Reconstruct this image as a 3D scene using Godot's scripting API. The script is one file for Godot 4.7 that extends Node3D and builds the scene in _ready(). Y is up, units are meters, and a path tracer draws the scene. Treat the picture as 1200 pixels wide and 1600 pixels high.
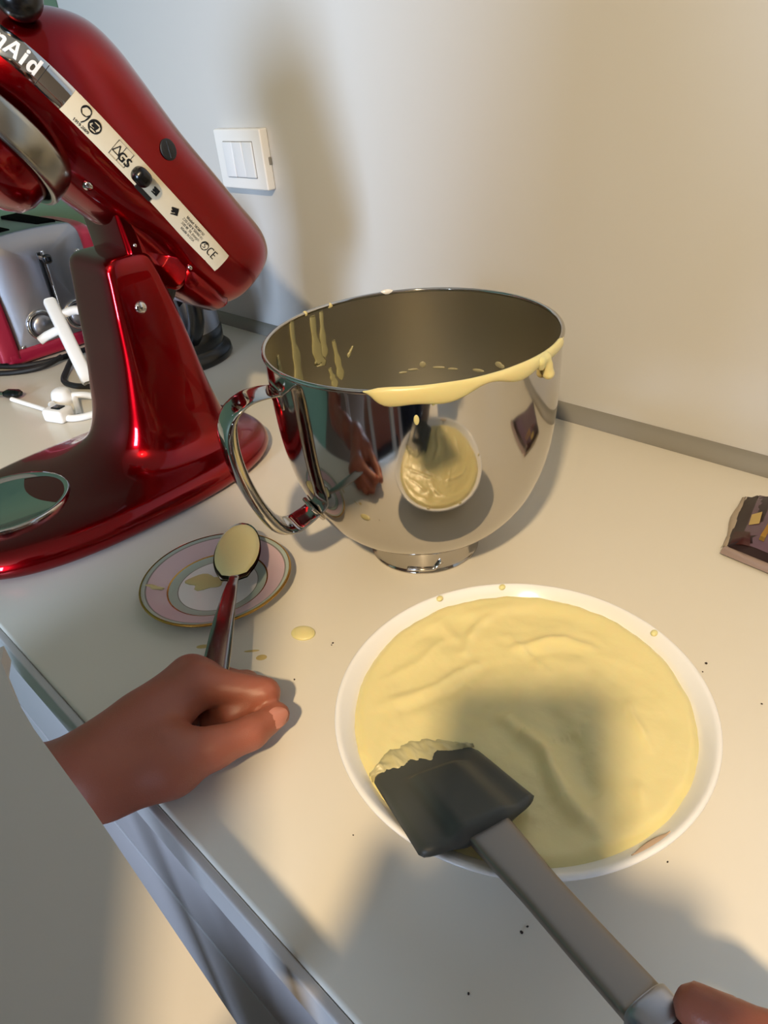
extends Node3D
# Kitchen worktop: red stand mixer, steel bowl, white dish of cream, spatula, saucer with spoon and hand.
# Metres; y = 0 is the top of the worktop, the back wall is the plane z = -0.6, the worktop's front edge z = 0.

const CAM := Vector3(0, 0.371, 0.0702)
const XR := Vector3(0.7128, -0.0858, -0.6961)
const UR := Vector3(-0.3254, 0.8388, -0.4365)
const FW := Vector3(-0.6213, -0.5377, -0.5699)
const LAMP := Vector3(0.40, 1.33, 0.83)
const LAMP_ENERGY := 3.5

var M := {}
var names := {}
var rng := RandomNumberGenerator.new()

# ---------------------------------------------------------------- naming
func numbered(n: String) -> String:
	if not names.has(n):
		names[n] = 0
		return n
	names[n] += 1
	return "%s_%03d" % [n, names[n]]

func tag(o: Node3D, label: String, category: String, group := "", kind := "") -> Node3D:
	if label != "": o.set_meta("label", label)
	if category != "": o.set_meta("category", category)
	if group != "": o.set_meta("group", group)
	if kind != "": o.set_meta("kind", kind)
	return o

func thing(n: String, label: String, category: String, at := Vector3.ZERO, turn := 0.0, group := "") -> Node3D:
	var o := Node3D.new()
	o.name = numbered(n)
	add_child(o)
	o.position = at
	o.rotation.y = turn
	tag(o, label, category, group)
	return o

# ---------------------------------------------------------------- mesh building
class MB:
	var v := PackedVector3Array()
	var uv := PackedVector2Array()
	var idx := PackedInt32Array()
	func add(p: Vector3, t := Vector2.ZERO) -> int:
		v.append(p)
		uv.append(t)
		return v.size() - 1
	func tri(a: int, b: int, c: int) -> void:
		idx.append(a); idx.append(b); idx.append(c)
	func grid(rows: Array, wrap := false) -> void:
		var base := v.size()
		var n: int = rows[0].size()
		var m := n + 1 if wrap else n
		for r in rows.size():
			for c in m:
				add(rows[r][c % n], Vector2(float(c) / (m - 1), float(r) / maxi(rows.size() - 1, 1)))
		for r in rows.size() - 1:
			for c in m - 1:
				var a := base + r * m + c
				tri(a, a + 1, a + m + 1)
				tri(a, a + m + 1, a + m)
	func fan(ring: PackedVector3Array, flip := false) -> void:
		var c := Vector3.ZERO
		for p in ring: c += p
		var k := add(c / ring.size(), Vector2(0.5, 0.5))
		var f := v.size()
		for p in ring: add(p, Vector2(0.5, 0.5))
		for i in ring.size():
			if flip: tri(k, f + (i + 1) % ring.size(), f + i)
			else: tri(k, f + i, f + (i + 1) % ring.size())
	func join(o: MB, t := Transform3D.IDENTITY) -> void:
		var base := v.size()
		for i in o.v.size():
			v.append(t * o.v[i])
			uv.append(o.uv[i])
		for i in o.idx: idx.append(base + i)
	func mesh(smooth := true) -> ArrayMesh:
		var s := 0.0
		var c := Vector3.ZERO
		for p in v: c += p
		c /= maxf(v.size(), 1)
		for i in range(0, idx.size(), 3):
			s += (v[idx[i]] - c).dot((v[idx[i + 1]] - c).cross(v[idx[i + 2]] - c))
		var st := SurfaceTool.new()
		st.begin(Mesh.PRIMITIVE_TRIANGLES)
		st.set_smooth_group(0 if smooth else -1)
		for i in range(0, idx.size(), 3):
			for k in ([0, 2, 1] if s > 0 else [0, 1, 2]):
				var j := idx[i + k]
				st.set_uv(uv[j])
				st.add_vertex(v[j])
		st.generate_normals()
		st.index()
		return st.commit()

func put(n: String, m: Mesh, mat: Material, parent: Node3D = null, t := Transform3D.IDENTITY) -> MeshInstance3D:
	var o := MeshInstance3D.new()
	o.mesh = m
	o.material_override = mat
	o.transform = t
	if parent:
		o.name = n
		parent.add_child(o, true)
	else:
		o.name = numbered(n)
		add_child(o)
	return o

func rbox(size: Vector3, r: float, n := 3) -> MB:
	var b := MB.new()
	var h := size / 2
	r = minf(r, minf(h.x, minf(h.y, h.z)) * 0.999)
	var inner := h - Vector3(r, r, r)
	var ax := []
	for k in 3:
		var l := []
		for i in n + 1: l.append(-inner[k] - r * tan(PI / 4 * (1.0 - float(i) / n)))
		for i in n + 1: l.append(inner[k] + r * tan(PI / 4 * float(i) / n))
		ax.append(l)
	for k in 3:
		var u := (k + 1) % 3
		var w := (k + 2) % 3
		for s in [-1.0, 1.0]:
			var rows := []
			for i in ax[u].size():
				var row := PackedVector3Array()
				for j in ax[w].size():
					var q := Vector3.ZERO
					q[k] = s * h[k]
					q[u] = ax[u][i if s > 0 else ax[u].size() - 1 - i]
					q[w] = ax[w][j]
					var e := q.clamp(-inner, inner)
					row.append(e + (q - e).normalized() * r)
				rows.append(row)
			b.grid(rows)
	return b

func lathe(prof: Array, seg := 64, from := 0.0, to := TAU) -> MB:
	var b := MB.new()
	var rows := []
	var whole := absf(to - from - TAU) < 0.001
	for p in prof:
		var row := PackedVector3Array()
		for i in (seg if whole else seg + 1):
			var a := from + (to - from) * i / seg
			row.append(Vector3(p.x * cos(a), p.y, p.x * sin(a)))
		rows.append(row)
	b.grid(rows, whole)
	return b

func curve(pts: Array, n: int) -> Array:   # Catmull-Rom through points of any vector kind
	var o := []
	var last := pts.size() - 1
	for i in n + 1:
		var t := float(i) / n * last
		var k := mini(int(t), last - 1)
		var f := t - k
		var p0 = pts[maxi(k - 1, 0)]
		var p1 = pts[k]
		var p2 = pts[k + 1]
		var p3 = pts[mini(k + 2, last)]
		o.append(0.5 * ((2.0 * p1) + (p2 - p0) * f + (2.0 * p0 - 5.0 * p1 + 4.0 * p2 - p3) * f * f + (3.0 * p1 - p0 - 3.0 * p2 + p3) * f * f * f))
	return o

func tube(path: Array, radius: Callable, seg := 10, up := Vector3.UP, flat := 1.0, power := 2.0) -> MB:
	# radius(t) -> Vector2 half-sizes across (side, up) or float
	var b := MB.new()
	var rows := []
	var n := path.size()
	var nrm := up
	for i in n:
		var t: Vector3 = (path[mini(i + 1, n - 1)] - path[maxi(i - 1, 0)]).normalized()
		nrm = (nrm - t * nrm.dot(t)).normalized()
		var side := t.cross(nrm)
		var r = radius.call(float(i) / (n - 1))
		var rr: Vector2 = r if r is Vector2 else Vector2(r, r * flat)
		var row := PackedVector3Array()
		for k in seg:
			var a := TAU * k / seg
			var c := cos(a)
			var s := sin(a)
			row.append(path[i] + side * (rr.x * signf(c) * pow(absf(c), 2.0 / power)) + nrm * (rr.y * signf(s) * pow(absf(s), 2.0 / power)))
		rows.append(row)
	b.grid(rows, true)
	b.fan(rows[0], false)
	b.fan(rows[n - 1], true)
	return b

func rounded(poly: Array, r: float, n := 4) -> PackedVector2Array:   # a polygon with its corners rounded
	var o := PackedVector2Array()
	for i in poly.size():
		var p: Vector2 = poly[i]
		var a: Vector2 = p + (poly[i - 1] - p).normalized() * minf(r, p.distance_to(poly[i - 1]) * 0.45)
		var c: Vector2 = p + (poly[(i + 1) % poly.size()] - p).normalized() * minf(r, p.distance_to(poly[(i + 1) % poly.size()]) * 0.45)
		for k in n + 1:
			var t := float(k) / n
			o.append(a.lerp(p, t).lerp(p.lerp(c, t), t))
	return o

func prism(poly: PackedVector2Array, depth: float) -> MB:   # in the xy plane, extruded from z = 0 to depth
	var b := MB.new()
	var t := Geometry2D.triangulate_polygon(poly)
	var n := poly.size()
	for z in [0.0, depth]:
		for p in poly: b.add(Vector3(p.x, p.y, z), p)
	for i in range(0, t.size(), 3):
		b.tri(t[i], t[i + 1], t[i + 2])
		b.tri(n + t[i], n + t[i + 2], n + t[i + 1])
	var f := b.v.size()
	for i in n:
		b.add(Vector3(poly[i].x, poly[i].y, 0)); b.add(Vector3(poly[i].x, poly[i].y, depth))
	var cw := Geometry2D.is_polygon_clockwise(poly)
	for i in n:
		var a := f + 2 * i
		var c := f + 2 * ((i + 1) % n)
		b.tri(a, c, c + 1); b.tri(a, c + 1, a + 1)
	return b

# ---------------------------------------------------------------- soft bodies: smooth union of tapered capsules, surface nets
func body(lo: Vector3, hi: Vector3, cell: float, caps: Array, k := 0.01) -> MB:
	var nx := int((hi.x - lo.x) / cell) + 2
	var ny := int((hi.y - lo.y) / cell) + 2
	var nz := int((hi.z - lo.z) / cell) + 2
	var f := PackedFloat32Array()
	f.resize(nx * ny * nz)
	f.fill(1.0)
	for c in caps:   # [a, ra, b, rb, optional k, optional scale of y]
		var a: Vector3 = c[0]
		var ra: float = c[1]
		var e: Vector3 = c[2]
		var rb: float = c[3]
		var kk: float = c[4] if c.size() > 4 else k
		var pad := maxf(ra, rb) + kk + cell * 2
		var ba := e - a
		var bb := maxf(ba.length_squared(), 1e-9)
		var p0 := Vector3(minf(a.x, e.x), minf(a.y, e.y), minf(a.z, e.z)) - Vector3(pad, pad, pad)
		var p1 := Vector3(maxf(a.x, e.x), maxf(a.y, e.y), maxf(a.z, e.z)) + Vector3(pad, pad, pad)
		var i0 := maxi(0, int((p0.x - lo.x) / cell)); var i1 := mini(nx - 1, int((p1.x - lo.x) / cell) + 1)
		var j0 := maxi(0, int((p0.y - lo.y) / cell)); var j1 := mini(ny - 1, int((p1.y - lo.y) / cell) + 1)
		var k0 := maxi(0, int((p0.z - lo.z) / cell)); var k1 := mini(nz - 1, int((p1.z - lo.z) / cell) + 1)
		for z in range(k0, k1 + 1):
			for y in range(j0, j1 + 1):
				var at := (z * ny + y) * nx
				for x in range(i0, i1 + 1):
					var pa := Vector3(lo.x + x * cell, lo.y + y * cell, lo.z + z * cell) - a
					var h := clampf(pa.dot(ba) / bb, 0.0, 1.0)
					var d := (pa - ba * h).length() - (ra + (rb - ra) * h)
					var g := f[at + x]
					if g > 0.9:
						f[at + x] = d
					else:
						var m := maxf(kk - absf(g - d), 0.0) / kk
						f[at + x] = minf(g, d) - m * m * kk * 0.25
	var b := MB.new()
	var id := PackedInt32Array()
	id.resize(nx * ny * nz)
	id.fill(-1)
	var off := [0, 1, nx, nx + 1, nx * ny, nx * ny + 1, nx * ny + nx, nx * ny + nx + 1]
	for z in nz - 1:
		for y in ny - 1:
			for x in nx - 1:
				var at := (z * ny + y) * nx + x
				var inside := 0
				for o in off:
					if f[at + o] < 0.0: inside += 1
				if inside == 0 or inside == 8: continue
				var sum := Vector3.ZERO
				var cnt := 0
				for q in 12:
					var axis := q / 4
					var r := q % 4
					var u := 0
					if axis == 0: u = (r & 1) * 2 + (r >> 1) * 4
					elif axis == 1: u = (r & 1) + (r >> 1) * 4
					else: u = (r & 1) + (r >> 1) * 2
					var w := u + (1 << axis)
					var fa := f[at + off[u]]
					var fb := f[at + off[w]]
					if (fa < 0.0) == (fb < 0.0): continue
					var t := fa / (fa - fb)
					var pu := Vector3(u & 1, (u >> 1) & 1, u >> 2)
					pu[axis] += t
					sum += pu
					cnt += 1
				id[at] = b.add(lo + (Vector3(x, y, z) + sum / cnt) * cell)
	for z in range(1, nz - 1):
		for y in range(1, ny - 1):
			for x in range(1, nx - 1):
				var at := (z * ny + y) * nx + x
				var s := f[at] < 0.0
				if s != (f[at + 1] < 0.0): _quad(b, id, at, nx, nx * ny, s)
				if s != (f[at + nx] < 0.0): _quad(b, id, at, nx * ny, 1, s)
				if s != (f[at + nx * ny] < 0.0): _quad(b, id, at, 1, nx, s)
	return b

func _quad(b: MB, id: PackedInt32Array, at: int, du: int, dv: int, s: bool) -> void:
	var p := id[at]
	var q := id[at - du]
	var r := id[at - du - dv]
	var t := id[at - dv]
	if p < 0 or q < 0 or r < 0 or t < 0: return
	if s:
		b.tri(p, q, r); b.tri(p, r, t)
	else:
		b.tri(p, r, q); b.tri(p, t, r)

# ---------------------------------------------------------------- materials
func mat(c: Color, rough: float, metal := 0.0) -> StandardMaterial3D:
	var m := StandardMaterial3D.new()
	m.albedo_color = c
	m.roughness = rough
	m.metallic = metal
	return m

func noise_tex(freq: float, a: Color, b: Color, size := 512, seed_ := 1, oct := 4) -> NoiseTexture2D:
	var n := FastNoiseLite.new()
	n.seed = seed_
	n.frequency = freq
	n.fractal_octaves = oct
	var t := NoiseTexture2D.new()
	t.width = size; t.height = size; t.seamless = true
	t.noise = n
	var g := Gradient.new()
	g.set_color(0, a); g.set_color(1, b)
	t.color_ramp = g
	return t

func bump(m: StandardMaterial3D, freq: float, strength: float, scale: Vector3, seed_ := 3) -> void:
	var n := FastNoiseLite.new()
	n.seed = seed_
	n.frequency = freq
	var t := NoiseTexture2D.new()
	t.width = 512; t.height = 512; t.seamless = true
	t.noise = n
	t.as_normal_map = true
	t.bump_strength = strength
	m.normal_enabled = true
	m.normal_texture = t
	m.normal_scale = 1.0
	m.uv1_triplanar = true
	m.uv1_scale = scale

func materials() -> void:
	M.wall = mat(Color(0.77, 0.77, 0.76), 0.45)
	M.green = mat(Color(0.36, 0.48, 0.39), 0.5)
	M.ceiling = mat(Color(0.78, 0.71, 0.62), 0.8)
	M.far_wall = mat(Color(0.54, 0.43, 0.32), 0.7)
	M.floor = mat(Color(0.30, 0.23, 0.18), 0.5)
	M.counter = mat(Color(0.84, 0.82, 0.77), 0.32)
	M.counter.metallic_specular = 0.45
	M.edge = mat(Color(0.74, 0.73, 0.73), 0.35)
	M.drawer = mat(Color(0.66, 0.64, 0.65), 0.35)
	M.dark = mat(Color(0.06, 0.055, 0.05), 0.6)
	M.trim = mat(Color(0.50, 0.49, 0.46), 0.5)
	M.white_plastic = mat(Color(0.90, 0.90, 0.89), 0.35)
	M.rocker = mat(Color(0.87, 0.88, 0.89), 0.3)
	M.red = mat(Color(0.54, 0.0, 0.03), 0.26, 0.97)
	M.red.clearcoat_enabled = true
	M.red.clearcoat = 0.55
	M.red.clearcoat_roughness = 0.04
	M.crimson = mat(Color(0.62, 0.05, 0.20), 0.3, 0.3)
	M.crimson.clearcoat_enabled = true
	M.crimson.clearcoat = 0.6
	M.chrome = mat(Color(0.80, 0.79, 0.77), 0.07, 1.0)
	M.steel = mat(Color(0.74, 0.72, 0.69), 0.10, 1.0)
	M.steel.roughness_texture = noise_tex(0.02, Color(0.5, 0.5, 0.5), Color(1, 1, 1), 512, 5)
	M.steel.roughness = 0.09
	M.ring = mat(Color(0.66, 0.65, 0.61), 0.26, 1.0)
	M.steel_in = mat(Color(0.76, 0.74, 0.68), 0.33, 1.0)
	M.brushed = mat(Color(0.62, 0.62, 0.64), 0.36, 1.0)
	M.handle_steel = mat(Color(0.52, 0.49, 0.46), 0.32, 0.9)
	M.spoon_steel = mat(Color(0.62, 0.60, 0.58), 0.14, 1.0)
	M.black = mat(Color(0.02, 0.02, 0.022), 0.25)
	M.soot = mat(Color(0.015, 0.015, 0.015), 0.9)
	M.soot.metallic_specular = 0.1
	M.rubber = mat(Color(0.035, 0.035, 0.038), 0.6)
	M.ink = mat(Color(0.03, 0.03, 0.03), 0.6)
	M.label = mat(Color(0.80, 0.76, 0.66), 0.38)
	M.letter = mat(Color(0.88, 0.88, 0.88), 0.4, 0.3)
	M.cream = mat(Color(0.865, 0.815, 0.59), 0.33)
	M.cream.subsurf_scatter_enabled = true
	M.cream.subsurf_scatter_strength = 0.15
	bump(M.cream, 0.02, 0.7, Vector3(8, 8, 8))
	M.cream_smear = mat(Color(0.80, 0.75, 0.53), 0.35)
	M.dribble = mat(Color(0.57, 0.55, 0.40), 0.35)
	M.fleck = mat(Color(0.58, 0.56, 0.45), 0.4)
	M.porcelain = mat(Color(0.90, 0.90, 0.90), 0.12)
	M.pink = mat(Color(0.80, 0.70, 0.72), 0.2)
	M.celadon = mat(Color(0.66, 0.72, 0.68), 0.2)
	M.gold = mat(Color(0.72, 0.55, 0.26), 0.25, 0.9)
	M.silicone = mat(Color(0.25, 0.26, 0.245), 0.45)
	M.maroon = mat(Color(0.16, 0.02, 0.03), 0.35)
	M.skin = mat(Color(0.60, 0.35, 0.27), 0.45)
	M.skin.subsurf_scatter_enabled = true
	M.skin.subsurf_scatter_strength = 0.18
	bump(M.skin, 0.06, 1.2, Vector3(30, 30, 30), 8)
	M.nail = mat(Color(0.74, 0.49, 0.42), 0.28)
	M.navy = mat(Color(0.07, 0.08, 0.13), 0.85)
	M.jeans = mat(Color(0.16, 0.18, 0.24), 0.85)
	M.hair = mat(Color(0.10, 0.06, 0.04), 0.6)
	M.table = mat(Color(0.76, 0.74, 0.71), 0.55)
	M.choc = mat(Color(0.14, 0.06, 0.045), 0.3)
	M.mauve = mat(Color(0.36, 0.28, 0.32), 0.25)
	M.crumb = mat(Color(0.14, 0.08, 0.05), 0.8)
	M.stain = mat(Color(0.74, 0.66, 0.42), 0.3)
	M.lampglow = mat(Color(1, 1, 1), 0.5)
	M.lampglow.emission_enabled = true
	M.lampglow.emission = Color(1.0, 0.80, 0.55)
	M.lampglow.emission_energy_multiplier = 6.0
	M.glass = mat(Color(1, 1, 1, 0.06), 0.0)
	M.glass.transparency = BaseMaterial3D.TRANSPARENCY_ALPHA

# ---------------------------------------------------------------- the scene
func _ready() -> void:
	rng.seed = 7
	# camera, sky, lights, exposure
	var cam := Camera3D.new()
	cam.name = "camera"
	cam.transform = Transform3D(Basis(XR, UR, -FW).orthonormalized(), CAM)
	cam.fov = rad_to_deg(2.0 * atan(800.0 / 1122.0))
	cam.near = 0.01
	cam.far = 50.0
	add_child(cam)
	cam.current = true
	var env := Environment.new()
	var sm := ProceduralSkyMaterial.new()
	sm.sky_top_color = Color(0.42, 0.56, 0.80)
	sm.sky_horizon_color = Color(0.78, 0.86, 0.95)
	sm.ground_horizon_color = Color(0.60, 0.62, 0.62)
	sm.ground_bottom_color = Color(0.35, 0.35, 0.33)
	var sky := Sky.new()
	sky.sky_material = sm
	env.background_mode = Environment.BG_SKY
	env.sky = sky
	env.background_energy_multiplier = 0.8
	env.tonemap_mode = Environment.TONE_MAPPER_LINEAR
	env.tonemap_exposure = 1.0
	env.sdfgi_enabled = true
	env.ssao_enabled = true
	env.ssil_enabled = true
	var we := WorldEnvironment.new()
	we.name = "world_environment"
	we.environment = env
	add_child(we)
	var day := AreaLight3D.new()   # daylight that the kitchen window lets in
	day.name = "window_daylight"
	day.area_size = Vector2(0.80, 1.10)
	day.light_color = Color(0.79, 0.88, 1.0)
	day.light_energy = 14.2
	day.shadow_enabled = true
	day.area_range = 12.0
	add_child(day)
	day.position = Vector3(0.45, 0.57, 2.77)
	materials()
	room()
	worktop()
	mixer()
	bowl()
	dish()
	spatula()
	saucer_and_spoon()
	toaster()
	kettle()
	left_clutter()
	switch_plate()
	packet()
	helper_person()
	photographer()
	side_table()
	crumbs()
	pendant()

func slab(n: String, lo: Vector3, hi: Vector3, m: Material) -> MeshInstance3D:
	var b := rbox(hi - lo, 0.002, 1)
	var o := put(n, b.mesh(false), m, null, Transform3D(Basis.IDENTITY, (lo + hi) / 2))
	o.set_meta("kind", "structure")
	return o

func room() -> void:
	slab("floor", Vector3(-1.5, -1.0, -0.7), Vector3(2.3, -0.9, 2.9), M.floor)
	slab("ceiling", Vector3(-1.5, 1.6, -0.7), Vector3(2.3, 1.7, 2.9), M.ceiling)
	slab("wall_back", Vector3(-1.5, -0.9, -0.7), Vector3(2.3, 1.6, -0.6), M.wall)
	slab("wall_left", Vector3(-1.5, -0.9, -0.6), Vector3(-1.4, 1.6, 2.8), M.green)
	slab("wall_right", Vector3(2.2, -0.9, -0.6), Vector3(2.3, 1.6, 2.8), M.far_wall)
	var st := MB.new()
	for r in [[-1.5, -0.9, 0.05, 1.6], [0.85, -0.9, 2.3, 1.6], [0.05, -0.9, 0.85, 0.0], [0.05, 1.15, 0.85, 1.6]]:
		st.join(rbox(Vector3(r[2] - r[0], r[3] - r[1], 0.1), 0.001, 1), Transform3D(Basis.IDENTITY, Vector3((r[0] + r[2]) / 2, (r[1] + r[3]) / 2, 2.85)))
	put("wall_front", st.mesh(false), M.far_wall).set_meta("kind", "structure")
	var w := Node3D.new()
	w.name = "window_1"
	w.position = Vector3(0.45, 0.0, 2.85)
	w.set_meta("kind", "structure")
	add_child(w)
	var fr := MB.new()
	for x in [-0.385, 0.0, 0.385]: fr.join(rbox(Vector3(0.03, 1.15, 0.04), 0.004, 1), Transform3D(Basis.IDENTITY, Vector3(x, 0.575, 0.02)))
	for y in [0.015, 1.135]: fr.join(rbox(Vector3(0.8, 0.03, 0.04), 0.004, 1), Transform3D(Basis.IDENTITY, Vector3(0, y, 0.02)))
	put("window_frame", fr.mesh(false), M.white_plastic, w)
	for x in [-0.1925, 0.1925]:
		put("pane", rbox(Vector3(0.36, 1.10, 0.004), 0.001, 1).mesh(false), M.glass, w, Transform3D(Basis.IDENTITY, Vector3(x, 0.575, 0.02)))
	# grey sealing strip where the worktop meets the wall
	var prof := [Vector3(0, 0, 0.014), Vector3(0, 0.004, 0.0135), Vector3(0, 0.011, 0.008), Vector3(0, 0.0145, 0.004), Vector3(0, 0.0155, 0)]
	var rows := []
	for x in [-1.4, 2.2]:
		var row := PackedVector3Array()
		for p in prof: row.append(Vector3(x, p.y, -0.6 + p.z))
		rows.append(row)
	var s := MB.new()
	s.grid(rows)
	var t := put("trim_1", s.mesh(), M.trim)
	t.set_meta("kind", "structure")
	t.set_meta("label", "grey sealing strip between the white wall and the worktop")

func worktop() -> void:
	var o := thing("worktop", "long off-white laminate kitchen worktop under the mixer, bowl and dish", "worktop", Vector3(0.4, -0.038, -0.3))
	put("slab", rbox(Vector3(3.6, 0.038, 0.594), 0.0025, 2).mesh(), M.counter, o, Transform3D(Basis.IDENTITY, Vector3(0, 0.019, -0.003)))
	put("edge_profile", rbox(Vector3(3.6, 0.034, 0.006), 0.0015, 2).mesh(), M.edge, o, Transform3D(Basis.IDENTITY, Vector3(0, 0.018, 0.297)))
	var c := thing("base_cabinet", "pale grey base cabinet with drawers below the worktop edge", "cabinet", Vector3(0.4, -0.9, -0.3))
	put("carcass", rbox(Vector3(3.59, 0.84, 0.53), 0.002, 1).mesh(false), M.dark, c, Transform3D(Basis.IDENTITY, Vector3(0, 0.435, -0.03)))
	for k in 6:
		var x := -1.8 + 0.3 + 0.6 * k
		for r in [[0.64, 0.8605], [0.30, 0.632], [0.10, 0.292]]:
			put("drawer_front", rbox(Vector3(0.594, r[1] - r[0], 0.02), 0.002, 2).mesh(), M.drawer, c, Transform3D(Basis.IDENTITY, Vector3(x, (r[0] + r[1]) / 2, 0.272)))

# ---------------------------------------------------------------- stand mixer
const MX := -0.70                       # its middle plane
const HO := Vector3(-0.70, 0.285, -0.278)
const HANG := 53.5
const HN := 2.3                         # squareness of the head's cross-section
var st_tab := []

func head_pt(a: float, b: float, x: float) -> Vector3:
	var t := deg_to_rad(HANG)
	return HO + Vector3(x, a * sin(t) + b * cos(t), a * cos(t) - b * sin(t))

func head_sec(a: float) -> Vector3:      # bmin, bmax, half width
	for i in st_tab.size() - 1:
		if a <= st_tab[i + 1].x or i == st_tab.size() - 2:
			var f := clampf((a - st_tab[i].x) / maxf(st_tab[i + 1].x - st_tab[i].x, 1e-6), 0, 1)
			var q: Vector4 = st_tab[i].lerp(st_tab[i + 1], f)
			return Vector3(q.y, q.z, q.w)
	return Vector3.ZERO

func head_x(a: float, b: float) -> float:
	var s := head_sec(a)
	var u := absf((b - (s.x + s.y) / 2) / ((s.y - s.x) / 2))
	return s.z * pow(maxf(1.0 - pow(u, HN), 0.0), 1 / HN)

func head_frame(a: float, b: float, lift := 0.0) -> Transform3D:   # on the right flank: x reads backwards along the head, y is the head's up
	var d := 0.003
	var p := head_pt(a, b, head_x(a, b) + lift)
	var u := (head_pt(a - d, b, head_x(a - d, b)) - head_pt(a + d, b, head_x(a + d, b))).normalized()
	var v := (head_pt(a, b + d, head_x(a, b + d)) - head_pt(a, b - d, head_x(a, b - d)))
	v = (v - u * v.dot(u)).normalized()
	return Transform3D(Basis(u, v, u.cross(v)), p)

func flank(a0: float, a1: float, b0: float, b1: float, lift: float, n := 40, side := 1.0) -> MB:
	var m := MB.new()
	var rows := []
	for i in n + 1:
		var a := a0 + (a1 - a0) * i / n
		var row := PackedVector3Array()
		for j in 7:
			var b := b0 + (b1 - b0) * j / 6.0
			var s := head_sec(a)
			b = clampf(b, s.x, s.y)
			row.append(head_pt(a, b, side * (head_x(a, b) + (lift if j > 0 and j < 6 else 0.0))))
		rows.append(row)
	m.grid(rows)
	return m

func text(parent: Node3D, s: String, size: float, m: Material, t: Transform3D, depth := 0.0003, bold := false, called := "lettering") -> MeshInstance3D:
	var tm := TextMesh.new()
	tm.text = s
	var f := SystemFont.new()
	f.font_names = PackedStringArray(["Droid Sans"])
	tm.font = f
	if bold:
		f.font_weight = 700
	tm.font_size = 32
	tm.pixel_size = size / 32.0
	tm.depth = depth
	tm.curve_step = 1.0
	return put(called, tm, m, parent, t)

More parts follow.
